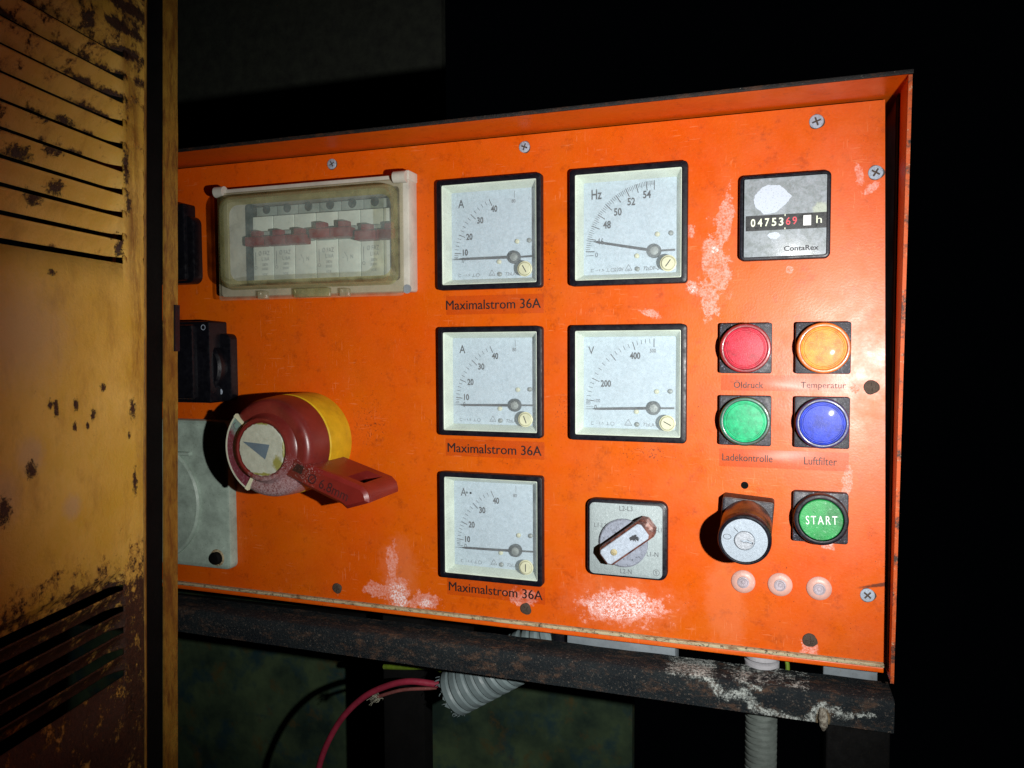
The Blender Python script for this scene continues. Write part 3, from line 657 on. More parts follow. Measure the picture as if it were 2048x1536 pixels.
s = NT('paper_white'); c = s.mix(s.noise(1.4, 4, .7, .56, .66), (.48, .54, .62), (.32, .36, .42)); c = s.mix(s.noise(.9, 4, .8, .66, .70, off=4), c, (.10, .11, .12)); s.bsdf(c, .6, 0, .3); M['paper_white'] = s.m
flake([(-17.2, 9.6), (-16.4, 12.8), (-12.9, 16.6), (-10, 18.0), (-6.6, 17.8), (-3, 17.4), (-.6, 15.5), (1.5, 13), (3.6, 10.9), (1.0, 7.5), (-4.4, 2.4), (-8, 1.6), (-11.6, 1.5), (-13.5, 3.6), (-16.1, 5.6)])
flake([(-9.6, -10.9), (-8.2, -9.3), (-5, -8.8), (-3.2, -9.4), (-2.4, -11.6), (-4.6, -13.0), (-7.6, -12.6)])

# ------------------------------------------------------------------ indicator lamps
def lamp(x, z, c_, label):
    t = thing('indicator_lamp', label, 'indicator lamp', x, z, 0, 'round coloured indicator lamps on square bases')
    MB().plate(0, 0, 29.4, 29.4, .04, 5.2, 1.3, .6).build('base', 'square_black', t)
    MB().lathe([(13.6, 5.0), (14.3, 6.5), (14.3, 10.0), (13.9, 10.8), (13.0, 11.1), (12.3, 10.9), (12.1, 10.3)], 0, 0, 64, cap1=False).build('rim', 'rim_'+c_, t)
    MB().lathe([(12.3, 10.0), (12.0, 10.6), (11.2, 10.75), (10.9, 10.45), (10.5, 10.45), (10.2, 10.9), (7, 11.2), (4, 11.35), (1, 11.4)], 0, 0, 64).build('lens', 'lens_'+c_, t)
lamp(160.0, 21.3, 'red', 'red indicator lamp above the word Oeldruck')
lamp(202.0, 21.3, 'amber', 'amber indicator lamp above the word Temperatur')
lamp(160.1, -21.2, 'green', 'green indicator lamp above the word Ladekontrolle')
lamp(202.0, -21.2, 'blue', 'blue indicator lamp above the word Luftfilter')

# ------------------------------------------------------------------ start button
t = thing('start_button', 'green push button reading START in white on a square black base', 'push button', 202.0, -75.9)
MB().plate(0, 0, 29.6, 29.2, .04, 5.2, 1.5, .6).build('base', 'square_black', t)
MB().lathe([(14.2, 5.1), (14.6, 6.5), (14.6, 10.6), (14.2, 11.7), (13.2, 12.1), (12.2, 11.9), (11.9, 11.0)], 0, 0, 64, cap1=False).build('collar', 'bezel_black', t)
b = MB().lathe([(11.7, 10.0), (11.6, 11.2), (11.2, 11.6), (5, 11.65), (1, 11.65)], 0, 0, 64).build('button', 'green_button', t)
MB().text('START', .2, 0, 16.6, 4.9, 11.85, .05, sp=1.32).build('lettering', 'white_paint', b, flat=True)

# ------------------------------------------------------------------ key switch
t = thing('key_switch', 'protruding round key switch with brushed metal face marked 0 and I', 'key switch', 161.6, -80.6, rot=(math.radians(5.0), math.radians(4.3), 0))
MB().plate(0, 0, 29.2, 29.2, -.9, 9.0, 1.8, .8).build('base', 'square_rusty', t) if 'square_rusty' in M else MB().plate(0, 0, 29.2, 29.2, -.9, 8.4, 1.8, .7).build('base', 'rust_black', t)
MB().plate(0, 0, 27.9, 27.9, 8.42, 8.9, 1.4, .2).build('base_face', 'square_black', t)
s = NT('barrel_dirty')
c = s.mix(s.noise(.12, 6, .7, .40, .62), (.035, .014, .010), (.13, .045, .012)); c = s.mix(s.noise(1.3, 4, .8, .6, .7), c, (.02, .012, .01))
s.bsdf(c, .28, 0, .6, s.bump(s.noise(1, 5, .7), .1)); M['barrel_dirty'] = s.m
MB().lathe([(14.2, 8.9), (14.1, 30), (13.6, 31.0), (13.6, 32.0), (14.0, 32.6)], 0, 0, 64, cap1=False).build('barrel', 'barrel_dirty', t)
MB().lathe([(14.0, 32.5), (14.3, 33.5), (14.3, 37.6), (13.9, 38.8), (13.1, 39.3), (12.5, 39.2), (12.3, 38.4)], 0, 0, 64, cap1=False).build('collar', 'bezel_black', t)
f = MB(); f.lathe([(12.3, 37.5), (12.2, 38.9), (6.0, 39.0), (5.6, 39.0), (5.6, 38.2), (5.3, 38.2)], 0, 0, 64); f.build('face', 'brushed', t)
mb = MB(); mb.line(-6.0, 6.6, -3.7, 4.4, .35, 39.08)
for i in range(28):
    a, b_ = 2*PI*i/28, 2*PI*(i+1)/28
    mb.quad([(-9.2+q*1.9*math.cos(u), 39.08, .9+q*1.3*math.sin(u)) for q, u in ((1, a), (1.17, a), (1.17, b_), (1, b_))])
mb.build('marks', 'ink', t, flat=True)
co = MB().lathe([(5.2, 38.0), (5.2, 39.4), (4.8, 39.7), (1, 39.7)], 0, 0, 40).build('lock_core', 'core_metal', t)
kc = MB(); kc.prism([(-2.4, -.2), (-1.2, .5), (0, .2), (1.2, 1.0), (2.4, .4), (4.6, -.3), (4.4, -1.4), (2.6, -.9), (1.2, -.6), (-.2, -1.0), (-1.4, -.6)], 37.5, 41)
cut(co, kc.build('c', 'core_metal'))

# ------------------------------------------------------------------ voltage selector switch
t = thing('selector_switch', 'square metal-faced rotary selector switch with a turned bar handle', 'rotary switch', 90.1, -97.6)
MB().plate(.3, .6, 50.2, 48.8, .04, 5.2, 5.0, 1.0).build('base', 'bezel_black', t)
pl = MB().plate(-.2, .1, 45.4, 45.2, 5.1, 5.7, 3.0, .25).build('face_plate', 'plate_alu', t)
mb = MB(); H = 5.8
mb.text('L2-L3', .1, 20.0, 8.2, 3.0, H); mb.text('L2-N', .2, -19.4, 7.0, 3.0, H); mb.text('L1-L3', -16.0, 8.4, 7.6, 2.8, H); mb.text('L1-N', 16.6, -7.4, 7.0, 2.8, H); mb.text('L3-L1', 19.0, 8.0, 6.0, 2.8, H)
ring(mb, 18.9, -18.6, 1.7, .3, H); mb.text('S', 18.9, -18.6, 1.5, 2.0, H); mb.build('lettering', 'ink_soft', pl, flat=True)
MB().lathe([(15.0, 5.72), (15.0, 7.8), (14.2, 8.6), (1, 8.7)], -1.2, -1.4, 64).build('disc', 'disc_worn', t)
ang = math.radians(38)
def bar_pts(wd, L0, L1, cx=-1.0, cz=-.8, k=2.6):
    ca, sa = math.cos(ang), math.sin(ang); out = []
    for (l, q) in ((L1, wd-k), (L1, -wd+k), (L1-k, -wd), (L0+k, -wd), (L0, -wd+k), (L0, wd-k), (L0+k, wd), (L1-k, wd)):
        out.append((cx+l*ca-q*sa, cz+l*sa+q*ca))
    return out
hb = MB(); hb.prism(bar_pts(6.4, -13.5, 23.0), 8.72, 19.6, 1.1)
s = NT('handle_rust'); c = s.mix(s.noise(.22, 6, .75, .42, .6), (.045, .012, .009), (.22, .085, .06)); c = s.mix(s.mul(s.blob(111, -80, 6, 6, 0, s.noise(.4, 5), .8), .8), c, (.66, .5, .46))
s.bsdf(c, .5, 0, .5, s.bump(s.noise(.8, 5, .7), .3)); M['handle_rust'] = s.m
h_ = hb.build('handle', 'handle_rust', t)
MB().prism(bar_pts(5.3, -12.4, 19.0, k=1.6), 19.62, 20.5, .4).build('handle_inlay', 'handle_film', h_)
ca, sa = math.cos(ang), math.sin(ang)
sx, sz = -1.0-7.0*ca, -.8-7.0*sa
k = MB().lathe([(2.0, 20.5), (2.0, 21.0), (1.7, 21.15)], sx+2, sz+1.2, 28).build('handle_screw', 'brass', h_)
mb = MB()
q = []
for i in range(36):
    a = 2*PI*i/36; r_ = 2.0+random.uniform(-.9, 1.0); q.append((-1+11.0*ca+r_*math.cos(a)*1.3, -.8+11.0*sa+r_*math.sin(a)))
mb.prism(q, 20.51, 20.56); mb.build('worn_spot', 'ink', h_, flat=True)

# ------------------------------------------------------------------ blanking plugs
for x, z, l in ((160.0, -118.4, 'frosted blanking plug leftmost of the three under the key switch'), (180.8, -118.2, 'frosted blanking plug in the middle of the row of three'), (202.2, -118.4, 'frosted blanking plug rightmost of the three, nearest the crusted screw')):
    t = thing('blanking_plug', l, 'plug', x, z, 0, 'round frosted plastic blanking plugs')
    MB().lathe([(6.9, .03), (6.9, .8), (6.3, 1.6), (4.6, 2.2), (3.7, 2.3)], 0, 0, 40).build('flange', 'frost_plug', t)
    MB().lathe([(3.5, 2.28), (3.4, 2.7), (2.7, 2.9), (2.4, 2.5), (1.2, 2.45), (1.0, 2.9), (.3, 3.0)], 0, 0, 32).build('boss', 'frost_core', t)

# ------------------------------------------------------------------ main isolator
t = thing('main_isolator', 'large red rotary isolator handle on a yellow collar', 'isolator switch', -140, -43.3)
MB().lathe([(34.4, .05), (34.6, 2), (34.4, 26.0), (33.8, 26.8), (20, 27.4)], 0, 0, 96).build('collar', 'yellow', t)
kb = MB(); kb.lathe([(34.0, 27.45), (34.2, 29), (33.6, 38), (33.0, 44), (32.0, 47.2), (30.2, 49.0), (27.5, 49.6), (1, 49.6)], 0, 0, 96)
s = NT('knob_red_dusty')
c = s.mix(s.noise(.05, 5, .6, .3, .7), (.095, .010, .008), (.155, .018, .014)); c = s.mix(s.mul(s.noise(1.5, 3, .8, .66, .74), .7), c, (.55, .35, .33))
wp = s.noise(.5, 5, .8)
dm = s.mul(s.blob(-137, -71, 26, 11, 6, wp, 1.1, .4), s.noise(.9, 5, .85, .38, .54, off=8))
dm = s.mx(dm, s.mul(s.blob(-124, -56, 8, 14, 40, wp, 1.1, .4), s.noise(1.1, 5, .85, .50, .62, off=18)))
c = s.mix(s.mul(s.noise(.1, 6, .7, .52, .7, off=40), .6), c, (.07, .008, .008))
c = s.mix(s.mul(dm, .60), c, (.50, .40, .42))
s.bsdf(c, .33, 0, .5, s.bump(s.noise(1.2, 4, .7), .06)); M['knob_red_dusty'] = s.m
knob = kb.build('knob', 'knob_red_dusty', t)
# raised hub ring and cap
MB().lathe([(23.5, 49.65), (22.4, 50.6), (21.2, 53.6), (20.4, 55.0), (19.0, 55.5), (18.2, 55.1), (17.9, 54.2), (10, 54.2)], 0, 0, 72).build('hub_ring', 'knob_red_dusty', t)
q = []
for i in range(90):
    a = 2*PI*i/90; r_ = 17.4+random.uniform(-.35, .25); q.append((r_*math.cos(a), r_*math.sin(a)))
s = NT('cap_label_dirty')
wp = s.noise(.35, 6, .7)
c = s.mix(s.noise(.3, 5, .6, .3, .7), (.34, .37, .30), (.44, .48, .40))
dm = s.mx(s.mx(s.blob(-128, -52, 3.4, 4.5, 20, wp, 1.0), s.blob(-136, -26, 9, 1.0, 0, wp, 1.6)), s.mx(s.blob(-139, -59.5, 7, 1.0, 0, wp, 1.6), s.blob(-123, -42, .9, 8, 0, wp, 1.6)))
c = s.mix(dm, c, (.23, .23, .06)); c = s.mix(s.noise(1.6, 3, .8, .70, .75), c, (.12, .1, .06))
s.bsdf(c, .4, 0, .5, s.bump(wp, .3)); M['cap_label_dirty'] = s.m
cap = MB().prism(q, 54.25, 55.2, .3).build('cap', 'cap_label_dirty', t)
MB().prism([(-14.5, 4.8), (6.4, 3.4), (2.8, -6.4)], 55.22, 55.3).build('arrow', 'arrow_blue', cap, flat=True)
# label window sector on the left of the knob face
mb = MB(); n = 20; a0, a1 = math.radians(140), math.radians(238)
def sector(mb, r0, r1, a0, a1, h0, h1, n=20):
    o = [(r0*math.cos(a0+(a1-a0)*i/n), r0*math.sin(a0+(a1-a0)*i/n)) for i in range(n+1)]+[(r1*math.cos(a1+(a0-a1)*i/n), r1*math.sin(a1+(a0-a1)*i/n)) for i in range(n+1)]
    bt = [mb.P((p[0], h0, p[1])) for p in o]; tp = [mb.P((p[0], h1, p[1])) for p in o]; N = len(o)
    for i in range(N): mb.bm.faces.new((bt[i], bt[(i+1) % N], tp[(i+1) % N], tp[i]))
    for i in range(n): mb.bm.faces.new((tp[i], tp[i+1], tp[N-2-i], tp[N-1-i])); mb.bm.faces.new((bt[i], bt[N-1-i], bt[N-2-i], bt[i+1]))
s = NT('window_card'); c = s.mix(s.blob(-161, -24, 9, 10, 0, s.noise(.3, 4), .5), (.13, .025, .04), (.16, .27, .24)); c = s.mix(s.mul(s.noise(.4, 5, .7, .5, .65), .5), c, (.30, .16, .20)); s.bsdf(c, .25, 0, .5, coat=.4); M['window_card'] = s.m
sector(mb, 23.6, 31.0, a0, a1, 49.5, 50.2); sec = mb.build('label_window', 'window_card', t)
mb = MB(); sector(mb, 31.0, 31.9, a0, a1, 48.0, 50.6); mb.build('window_rim', 'cap_label', t)
mb = MB(); sector(mb, 22.6, 32.2, a0-.075, a0, 48.5, 50.9, 4); mb.build('window_end', 'cap_cream', t); mb = MB(); sector(mb, 22.6, 32.2, a1, a1+.075, 48.5, 50.9, 4); mb.build('window_end', 'cap_cream', t)
mb = MB(); mb.text('C', -23.6, 14.0, 3.6, 5.0, 50.3, math.radians(40)); mb.build('window_letter', 'ink_soft', sec, flat=True)
# lever
LV = [(19, -1.2), (28, -8.2), (70.5, -21.6), (74, -25.2), (75, -29.0), (75, -31.8), (61, -36.0), (59, -36.5), (55.5, -33.8), (11, -17)]
s = NT('lever_red'); c = s.mix(s.noise(.05, 5, .6, .3, .7), (.13, .010, .008), (.19, .017, .012)); c = s.mix(s.mul(s.noise(1.5, 3, .8, .68, .74), .6), c, (.6, .4, .38))
wp = s.noise(.5, 5, .8); c = s.mix(s.mul(s.blob(-117, -57, 9, 9, 0, wp, 1.0, .5), .7), c, (.07, .012, .010)); c = s.mix(s.mul(s.mul(s.blob(-112, -56, 10, 12, 0, wp, 1.0, .5), s.noise(1.2, 4, .8, .58, .66, off=5)), .8), c, (.6, .5, .5))
s.bsdf(c, .32, 0, .5, s.bump(s.noise(1.2, 4, .7), .05)); M['lever_red'] = s.m
mb = MB(); mb.prism(LV, 9, 50.6, 2.2); lev = mb.build('lever', 'lever_red', t, ang=25)
d = Vector((44, -14.1)).normalized(); nrm = Vector((-d.y, d.x))
def lp(a, b): return (26+d.x*a+nrm.x*b, -8.5+d.y*a+nrm.y*b)
mc = MB(); mc.prism([lp(31, 4), lp(43.5, 4), lp(43.5, -8), lp(31, -8)], 17, 42); cut(lev, mc.build('c', 'lever_red'))
ra = math.atan2(-14.1, 44)
MB().text('\u00d8 6.8mm', 46.6, -22.8, 31, 6.6, 50.75, math.radians(-21)).build('embossed_lettering', 'lever_ink', lev, flat=True)
mb = MB(); mb.prism([(20.0, -13.2), (24, -8.8), (29, -10.4), (27, -15.8)], 50.62, 50.75); mb.build('grime_patch', 'rust_black', lev, flat=True)

# ------------------------------------------------------------------ breaker window box
bx = thing('breaker_enclosure', 'beige distribution box with a yellowed hinged clear cover', 'breaker box', -129, 97)
def L(x): return x+129
def Lz(z): return z-97
MB().frame(L(-128.5), Lz(98.5), 151, 77, 137, 62, .05, 12.0, 2.0, 3, .8, hin=-24).build('frame', 'box_beige', bx)
MB().box(L(-200), L(-58), -40, -25, Lz(64), Lz(134)).build('inner_back', 'dark_inside', bx)
MB().box(L(-196.6), L(-192.2), -24, -7, Lz(67.5), Lz(130.5)).build('side_gap_shade', 'dark_inside', bx)  # dark bar added to stand in for the shaded gap beside the breakers
# clear cover: flange + raised rounded window
cv = bpy.data.objects.new('cover', None)
def R4(x0, x1, z0, z1, r, h): return [(p[0], h, p[1]) for p in rr(L((x0+x1)/2), Lz((z0+z1)/2), x1-x0, z1-z0, r, 8)]
mb = MB(); mb.loft([R4(-204, -57, 57.2, 133.5, 2, 12.1), R4(-204, -57, 57.2, 133.5, 2, 14.2), R4(-198, -59.8, 64.4, 130.5, 7, 14.8)]); fl = mb.build('cover', 'cover_flange', bx)
mb = MB(); mb.loft([R4(-198, -59.8, 64.4, 130.5, 7, 14.8), R4(-197, -59.6, 65.2, 130.0, 8, 20), R4(-195.5, -59.2, 66.0, 128.8, 9, 24.0), R4(-192.0, -58.8, 67.6, 126.0, 8, 26.4), R4(-184, -58.6, 69.6, 121.8, 7, 26.6)]); mb.build('cover_shoulder', 'cover_edge', fl)
mb = MB(); mb.loft([R4(-184, -58.6, 69.6, 121.8, 7, 26.6), R4(-120, -110, 90, 100, .5, 26.8)], cap1=True); mb.build('window_pane', 'cover_clear', fl)
for x0, x1 in ((-205.5, -198), (-62.5, -53.5)):
    mb = MB(); mb.tube([(L(x0), 13.5, Lz(134.8)), (L(x1), 13.5, Lz(134.8))], 3.9, 20); mb.build('hinge', 'box_beige', bx)
MB().box(L(-62), L(-52.4), .1, 12.6, Lz(133), Lz(139.4), .8).build('hinge_block', 'box_beige', bx)
for x in (-166, -100):
    mb = MB(); mb.box(L(x-3), L(x+3), 12.5, 17.5, Lz(57.6), Lz(63), .5); mb.build('cover_clip', 'cover_flange', fl)
mb = MB(); mb.box(L(-140), L(-112), 13, 17, Lz(57.8), Lz(64), .8); mb.build('finger_grip', 'cover_edge', fl)
MB().lathe([(3.0, 12.0), (3.0, 12.3)], L(-54.8), Lz(61.5), 24).build('sealing_screw', 'ink_faint', bx)
for sx_ in (-1,):
    pass
# the seven breakers behind the window
ords = ('first', 'second', 'third', 'fourth', 'fifth', 'sixth', 'seventh')
for i in range(7):
    x = -183+18.15*i
    t = thing('circuit_breaker', 'white circuit breaker with red toggle, %s from the left behind the clear window' % ords[i], 'circuit breaker', x, 97, 0, 'circuit breakers in the distribution box')
    MB().box(-8.75, 8.75, -24.5, -9, -24, 23, .4).build('body', 'breaker_white', t)
    MB().box(-8.75, 8.75, -24.5, -14, 23.1, 31, .3).build('terminal', 'breaker_grey', t)
    MB().lathe([(3.4, -13.98), (3.2, -13.8)], 0, 29, 20).build('terminal_screw', 'dark_inside', t)
    MB().box(-8.5, 8.5, -8.98, -5, 3, 11.5, .8).build('toggle_bay', 'breaker_grey', t)
    up_ = 3 <= i <= 4; zz = 6.6 if up_ else 3.4
    tg = MB().box(-8.9 if i not in (0, 3, 5) else -7.6, 8.9 if i not in (2, 4, 6) else 7.4, -4.98, 2.6, zz-3.4, zz+3.4, 1.0).build('toggle', 'breaker_red', t)
    MB().box(-3.6, 4.0, -4.98, 0.5, zz+3.42, zz+8.0, 1.0).build('toggle_grip', 'breaker_red', tg)
    mb = MB(); H = -8.9
    if i in (0, 1, 3, 5):
        mb.text('\u00d8 FAZ', .8, -4.0, 9.6, 3.2, H); mb.text('L16A', 2.0, -8.2, 6.6, 2.8, H); mb.text('380V', 1.6, -12.4, 5.0, 2.0, H); mb.text('3000', 1.2, -15.6, 5.4, 1.9, H); mb.line(-6.6, -3, -6.6, -12.5, .5, H); ring(mb, -6.6, -14.5, .9, .35, H)
        mb.text('VDE', 1.2, -19.6, 4.4, 1.8, H)
    else:
        mb.text('N', 2.0, -9.5, 2.0, 2.8, H); mb.line(-4.0, -6, -1.6, -9.8, .3, H); mb.line(-1.6, -9.8, -1.6, -12.6, .3, H)
        mb.line(-5.6, -9.8, -4.4, -9.8, .3, H)
    mb.build('lettering', 'ink_faint', t, flat=True)

# ------------------------------------------------------------------ sockets at the left
t = thing('power_socket', 'black power socket housing with side flange left of the red isolator', 'socket', -233, 14)
MB().box(-60, 23, .05, 19, -31, 28.5, 1.5).build('body', 'socket_black', t)
MB().box(-60, 12, 19.05, 24, -28, 26, 1.5).build('lid', 'socket_black', t)
MB().plate(12, -5.3, 40, 49.5, .05, 7.5, 4.5, 1.4).build('flange', 'socket_black', t)
MB().lathe([(21, 7.4), (21, 14), (19, 15.5), (17, 15.5)], 8, -5.3, 48).build('collar', 'socket_black', t)
MB().lathe([(2.6, 7.5), (2.4, 8.3), (1, 8.5)], 21.5, -23.3, 20).build('screw', 'zinc', t)
mb = MB(); ring(mb, 18, 24, 1.5, .55, 19.1); mb.build('rivet', 'zinc', t, flat=True)
t = thing('power_socket', 'black power socket half hidden by the door, left of the breaker box', 'socket', -250, 96)
MB().box(-40, 14, .05, 12, -23, 34, 2).build('body', 'socket_black', t)
MB().plate(0, 0, 39, 50, .05, 9, 6, 1.6).build('flange', 'socket_black', t)
t = thing('cream_socket', 'grimy cream plastic socket housing at the lower left with a black bolt', 'socket', -250, -88)
MB().plate(-12, 1.2, 114, 112, .05, 8.0, 5, 2.2).build('body', 'socket_cream', t)
s_ = MB(); s_.lathe([(46, 7.9), (46, 10.5), (44.5, 11.8), (38, 12.4), (36, 13.0), (10, 13.4)], -26, -6, 80); s_.build('lid', 'socket_cream', t)
MB().box(-60, 12, 8.0, 11.0, 30, 33, .8).build('ridge', 'socket_cream', t)
MB().lathe([(4.8, 7.9), (4.6, 10.5), (3.4, 11.6), (1, 11.9)], 33.0, -46.2, 28).build('bolt', 'rubber', t)
MB().lathe([(6.4, 8.02), (6.2, 8.15)], 33.0, -46.0, 28).build('bolt_stain', 'cover_stain' if 'cover_stain' in M else 'lip_cream', t)

# ------------------------------------------------------------------ beam, hoses, cables
t = thing('steel_beam', 'rusty black angle iron beam with white crust running under the panel', 'beam', 0, -171.2)
mb = MB()
N = 60
def beam_ring(x):
    j = lambda: random.uniform(-.25, .25)
    return [(x, -5, j()), (x, 8, j()), (x, 18.6, j()), (x, 20, -1.2+j()*.5), (x, 20.3+j(), -9), (x, 20+j(), -18.0), (x, 15.5, -18.3), (x, 15.5, -4.2), (x, -5, -4.2)]
mb.loft([beam_ring(-400+640*i/N) for i in range(N+1)], True, True)
mb.build('angle_iron', 'beam_rust', t, ang=50)
mb = MB(); mb.lathe([(.01, 20)], 0, 0, 4, cap1=False) if False else None
mb.tube([(203.5, 20.5, -9), (204, 21.8, -14), (204.2, 22.5, -18), (204.2, 21.5, -21)], 2.6, 12, rf=lambda i: (1.6, 2.7, 2.2, .8)[i]); mb.build('dripped_deposit', 'rim_crust', t)
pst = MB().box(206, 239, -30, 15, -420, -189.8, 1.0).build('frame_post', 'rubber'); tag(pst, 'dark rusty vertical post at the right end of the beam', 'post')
MB
def corrugated(name, label, path, R, pitch, mat, depth=1.6, group=None, jag=False):
    """path in mm; rings every pitch"""
    pts = [Vector(p) for p in path]; sm = []
    for a, b in zip(pts, pts[1:]):
        n = max(2, int((b-a).length/(pitch/6)))
        for i in range(n): sm.append(a+(b-a)*i/n)
    sm.append(pts[-1])
    s_ = 0; ls = [0]
    for a, b in zip(sm, sm[1:]): s_ += (b-a).length; ls.append(s_)
    def rf(i):
        ph = (ls[i]/pitch) % 1; return R-(depth if ph < .24 or ph > .96 else 0)
    o = thing(name, label, name.replace('_', ' '), 0, 0, 0, group)
    mb = MB(); mb.tube(sm, R, 40, False, rf)
    if jag:
        mb.bm.verts.ensure_lookup_table()
        dv = (sm[1]-sm[0]).normalized()
        for k in range(40):
            e = random.uniform(-2.2, 1.6); mb.bm.verts[k].co += Vector((dv.x, -dv.y, dv.z))*e*.001
    mb.build('sleeve', mat, o, ang=30)
    return o
def bez(p, n=10):
    out = []
    P = [Vector(q) for q in p]
    for i in range(len(P)-1):
        p0, p1, p2, p3 = P[max(i-1, 0)], P[i], P[i+1], P[min(i+2, len(P)-1)]
        for k in range(n):
            u = k/n; out.append(.5*((2*p1)+(p2-p0)*u+(2*p0-5*p1+4*p2-p3)*u*u+(3*p1-p0-3*p2+p3)*u**3))
    out.append(P[-1]); return out
hs = corrugated('conduit_hose', 'wide grey corrugated hose with a torn open end behind the beam', bez([(-42, -30, -229), (-14, -30, -211), (14, -30, -193), (40, -32, -179), (50, -50, -160), (54, -70, -140)]), 17.2, 7.0, 'hose_grey', 1.3, jag=True)
MB().tube(bez([(-40, -30, -228), (-14, -30, -211), (14, -30, -193), (44, -30, -181)]), 15.2, 30, False).build('lining', 'rubber', hs)
fr = MB()
for i in range(26):
    a = random.uniform(0, 2*PI); b = Vector((-42, -30, -229)); dv = Vector((28, 0, 18)).normalized(); e1 = Vector((0, 1, 0)); e2 = dv.cross(e1)
    p = b+e1*math.cos(a)*16.6+e2*math.sin(a)*16.6; q = p-dv*random.uniform(1, 4)+Vector((random.uniform(-1, 1), 0, random.uniform(-1.5, 1)))
    fr.tube([p, (p+q)/2+Vector((0, .4, .3)), q], .28, 5)
fr.build('torn_fringe', 'hose_grey', hs)
c2 = corrugated('conduit', 'narrow grey corrugated conduit dropping straight down below the beam', [(171, -10, -168), (171, -10, -420)], 9.4, 3.9, 'conduit_grey', 1.7)
MB().lathe([(1, 1)], 0, 0, 3, cap1=False) if False else None
def vring(name, parent, x, h, z0, z1, R, mat, n=40, seg=1):
    mb = MB(); rings = []
    for (r, z) in ((R-1.2, z0), (R, z0+.8), (R, z1-.8), (R-1.2, z1)): rings.append([(x+r*math.cos(2*PI*i/n), h+r*math.sin(2*PI*i/n), z) for i in range(n)])
    mb.loft(rings, True, True); return mb.build(name, mat, parent)
vring('gland_nut', c2, 171, -10, -167.8, -163.5, 9.8, 'nut_grey'); vring('gland_nut', c2, 171, -10, -173, -168.2, 10.2, 'nut_grey')
wire = MB(); wire.tube(bez([(181, -16, -160), (184, -15, -166), (186, -14, -174), (184, -14, -190)]), 1.3, 10); o = wire.build('green_wire', 'cable_green'); tag(o, 'short yellow green wire beside the conduit nut', 'wire')
tr_ = MB().box(48, 119, -30, -11, -184, -150, 1.0).build('cable_trunking', 'duct_grey'); tag(tr_, 'flat pale grey trunking between the panel and the beam', 'trunking')
bk = MB().box(38, 46, -40, -12, -184, -150, .8).build('bracket', 'socket_black'); tag(bk, 'dark bracket between hose and grey trunking', 'bracket')
pb = MB().box(206, 236, -30, -14, -186, -150, 1.0).build('mounting_plate', 'duct_grey'); tag(pb, 'dim stained plate behind the right end of the beam', 'plate')
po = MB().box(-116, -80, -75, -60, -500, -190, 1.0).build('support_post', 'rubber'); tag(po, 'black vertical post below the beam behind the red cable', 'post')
o = MB().tube(bez([(-30, -28, -220), (-49, -24, -221.5), (-72, -20, -220.5), (-92, -20, -227), (-112, -20, -239), (-131, -20, -259), (-146, -20, -286), (-153, -20, -312), (-155, -20, -350)], 8), 2.3, 16).build('red_cable', 'cable_red'); tag(o, 'red cable curving down from the torn grey hose', 'cable')
t = thing('frayed_cable', 'thin pinkish cable with a frayed bare end under the red cable', 'cable', 0, 0)
MB().tube(bez([(-34, -30, -222), (-58, -28, -227), (-82, -26, -231), (-102, -26, -239)], 8), 1.3, 12).build('sleeve', 'cable_pink', t)
mb = MB()
for i in range(34):
    p = Vector((-101+random.uniform(-1, 1), -26+random.uniform(-1, 1), -239+random.uniform(-1, 1))); q = p+Vector((random.uniform(-10, 1), random.uniform(-4, 4), random.uniform(-6, 3)))
    mb.tube([p, (p+q)/2+Vector((random.uniform(-1.5, 1.5), 0, random.uniform(-1.5, 1.5))), q], .22, 5)
mb.build('bare_strands', 'copper', t)
o = MB().tube(bez([(-52, -34, -216), (-62, -36, -215), (-84, -38, -219), (-104, -40, -222)], 8), 2.0, 12).build('green_cable', 'cable_green'); tag(o, 'short green cable end lying over the red cable', 'cable')
o = MB().tube(bez([(-55, -32, -208), (-80, -34, -207), (-112, -36, -206)], 8), 4.4, 14).build('blue_cable', 'cable_blue'); tag(o, 'dark blue cable stub just below the beam', 'cable')
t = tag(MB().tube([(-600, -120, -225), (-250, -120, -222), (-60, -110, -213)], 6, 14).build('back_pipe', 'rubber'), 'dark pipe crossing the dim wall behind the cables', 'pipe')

# ------------------------------------------------------------------ louvred door at the left
# sheet local frame: u along the door (away from the viewer positive), n out of the face, z up
PX, PH = -191.29, 70.36
aD = math.radians(10.06); du = Vector((-math.sin(aD), math.cos(aD))); dn = Vector((math.cos(aD), math.sin(aD)))
SH = .046
def D(u, n, z):
    uu = u+SH*(z-22)
    x = PX+du.x*uu+dn.x*n; y = -PH+du.y*uu+dn.y*n
    return (x, -y, z)
door = thing('louvred_door', 'open mustard yellow steel door with pressed louvres and rust', 'door', PX, 0, PH)
dloc = Vector((PX, PH, 0))
def Dl(u, n, z): p = D(u, n, z); return (p[0]-PX, p[1]-PH, p[2])
U_END = -53.0      # right ends of the louvres
def louvre_depth(u, z):
    """returns inward depth and whether the point lies on an opening"""
    for (zt, pitch, cnt, dep) in ((191.0+13.2, 13.2, 10, 5.0), (-104.6, 12.4, 5, 6.5)):
        zb = zt-pitch*cnt
        if zb-1e-6 <= z <= zt+1e-6: return zt, pitch, dep
    return None
mb = MB()
us = [-260+8*i for i in range(20)]+[-100+3*i for i in range(12)]+[-64+1.2*i for i in range(24)]
us = [u for u in us if u < -35.5]+[-35.5]
zs = []
def zrange(a, b, n): return [a+(b-a)*i/n for i in range(n)]
rows = []   # (z, kind, frac, depthmax)
rows += [(330, 0), (260, 0), (215, 0)]
top0, bot0 = 204.2, -104.6
prof = []; gaps = set()
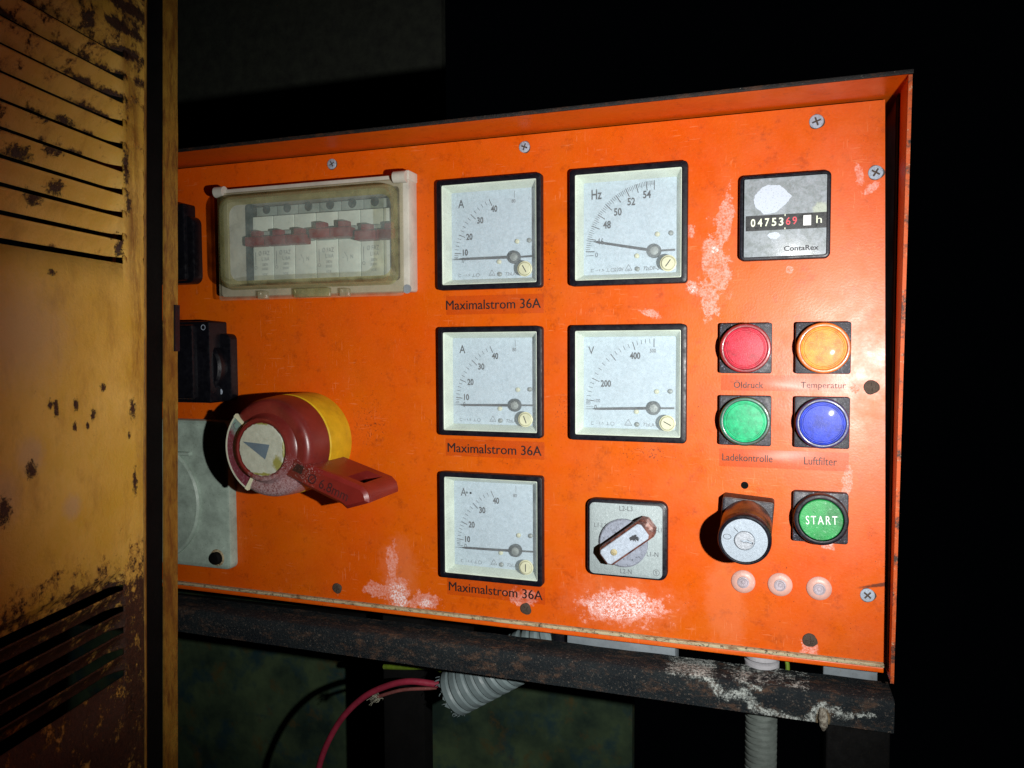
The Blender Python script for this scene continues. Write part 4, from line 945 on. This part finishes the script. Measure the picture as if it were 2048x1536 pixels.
def add_set(zt, pitch, cnt, dep, gapf=.84):
    for k in range(cnt):
        z0 = zt-pitch*k
        for f in (0, .07, .16, .28, .42, .56, .70, gapf): prof.append((z0-pitch*f, dep*math.sin(min(1, f/gapf)*PI/2)**1.1, True))
        gaps.add(len(prof)-1)
    return zt-pitch*cnt
prof.append((330, 0, False)); prof.append((260, 0, False)); prof.append((212, 0, False))
e = add_set(top0, 13.2, 10, 5.0, .66); prof.append((e-.2, 0, False))
for q in range(1, 12): prof.append((e-.2-(e-bot0-.4)*q/12, 0, False))
e2 = add_set(bot0, 12.4, 5, 6.0, .76); prof.append((e2-.2, 0, False)); prof.append((-200, 0, False)); prof.append((-260, 0, False)); prof.append((-360, 0, False))
dpt_gap = {i: (i in gaps) for i in range(len(prof))}
# wavy dents of the sheet
def dent(u, z): return .3*math.sin(u*.035+z*.011)+.2*math.sin(z*.03-u*.02)
for i in range(len(prof)-1):
    z, dpt, in_ = prof[i]; z2, d2, in2 = prof[i+1]
    gap = dpt_gap[i]        # the open slot between a louvre's inner edge and the sheet below it
    d2v = d2
    if gap:
        # only the flat sheet beyond the louvre ends is bridged
        for j in range(len(us)-1):
            if us[j] >= U_END-1.6:
                a, b = us[j], us[j+1]
                mb.quad([Dl(a, dent(a, z), z), Dl(b, dent(b, z), z), Dl(b, dent(b, z2), z2), Dl(a, dent(a, z2), z2)])
        continue
    for j in range(len(us)-1):
        a, b = us[j], us[j+1]
        ta, tb = max(0, min(1, (U_END-a)/12)), max(0, min(1, (U_END-b)/12)); ta = math.sin(ta*PI/2); tb = math.sin(tb*PI/2)
        mb.quad([Dl(a, dent(a, z)-dpt*ta, z), Dl(b, dent(b, z)-dpt*tb, z), Dl(b, dent(b, z2)-d2v*tb, z2), Dl(a, dent(a, z2)-d2v*ta, z2)])
bmesh.ops.remove_doubles(mb.bm, verts=mb.bm.verts, dist=1e-6)
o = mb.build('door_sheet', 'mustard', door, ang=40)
md = o.modifiers.new('thickness', 'SOLIDIFY'); md.thickness = .0009; md.offset = 0
def dbox(name, u0, u1, n0, n1, mat, z0=-360, z1=330, nz=24, wob=.0, parent=door):
    mb = MB(); rings = []
    for i in range(nz+1):
        z = z0+(z1-z0)*i/nz; w_ = random.uniform(-wob, wob)
        rings.append([Dl(u0, n0, z), Dl(u1+w_, n0, z), Dl(u1+w_, n1+w_, z), Dl(u0, n1, z)])
    mb.loft(rings, True, True); return mb.build(name, mat, parent, ang=50)
# rolled edge, rubber seal and outer stile
mb = MB(); rings = []
for i in range(31):
    z = -360+690*i/30
    rings.append([Dl(-36 + 5.5*math.sin(t_), dent(-36, z)*(1-t_/1.6)-5.5*(1-math.cos(t_)), z) for t_ in [1.5*k/6 for k in range(7)]])
vr = [[mb.P(p) for p in r] for r in rings]
for a, b in zip(vr, vr[1:]):
    for j in range(6): mb.bm.faces.new((a[j], a[j+1], b[j+1], b[j]))
o = mb.build('rolled_edge', 'mustard_post', door, ang=60); md = o.modifiers.new('thickness', 'SOLIDIFY'); md.thickness = .0009
dbox('rubber_seal', -36, -13.0, -5.5, -2.6, 'rubber', wob=.15)
dbox('stile', -13.6, .6, -1.9, -.6, 'mustard_post', wob=.12)
MB().loft([[Dl(-4, -.5, z), Dl(1.0, -.5, z), Dl(1.0, .6, z), Dl(-4, .6, z)] for z in (21, 51)], True, True).build('latch_strip', 'bezel_black', door)
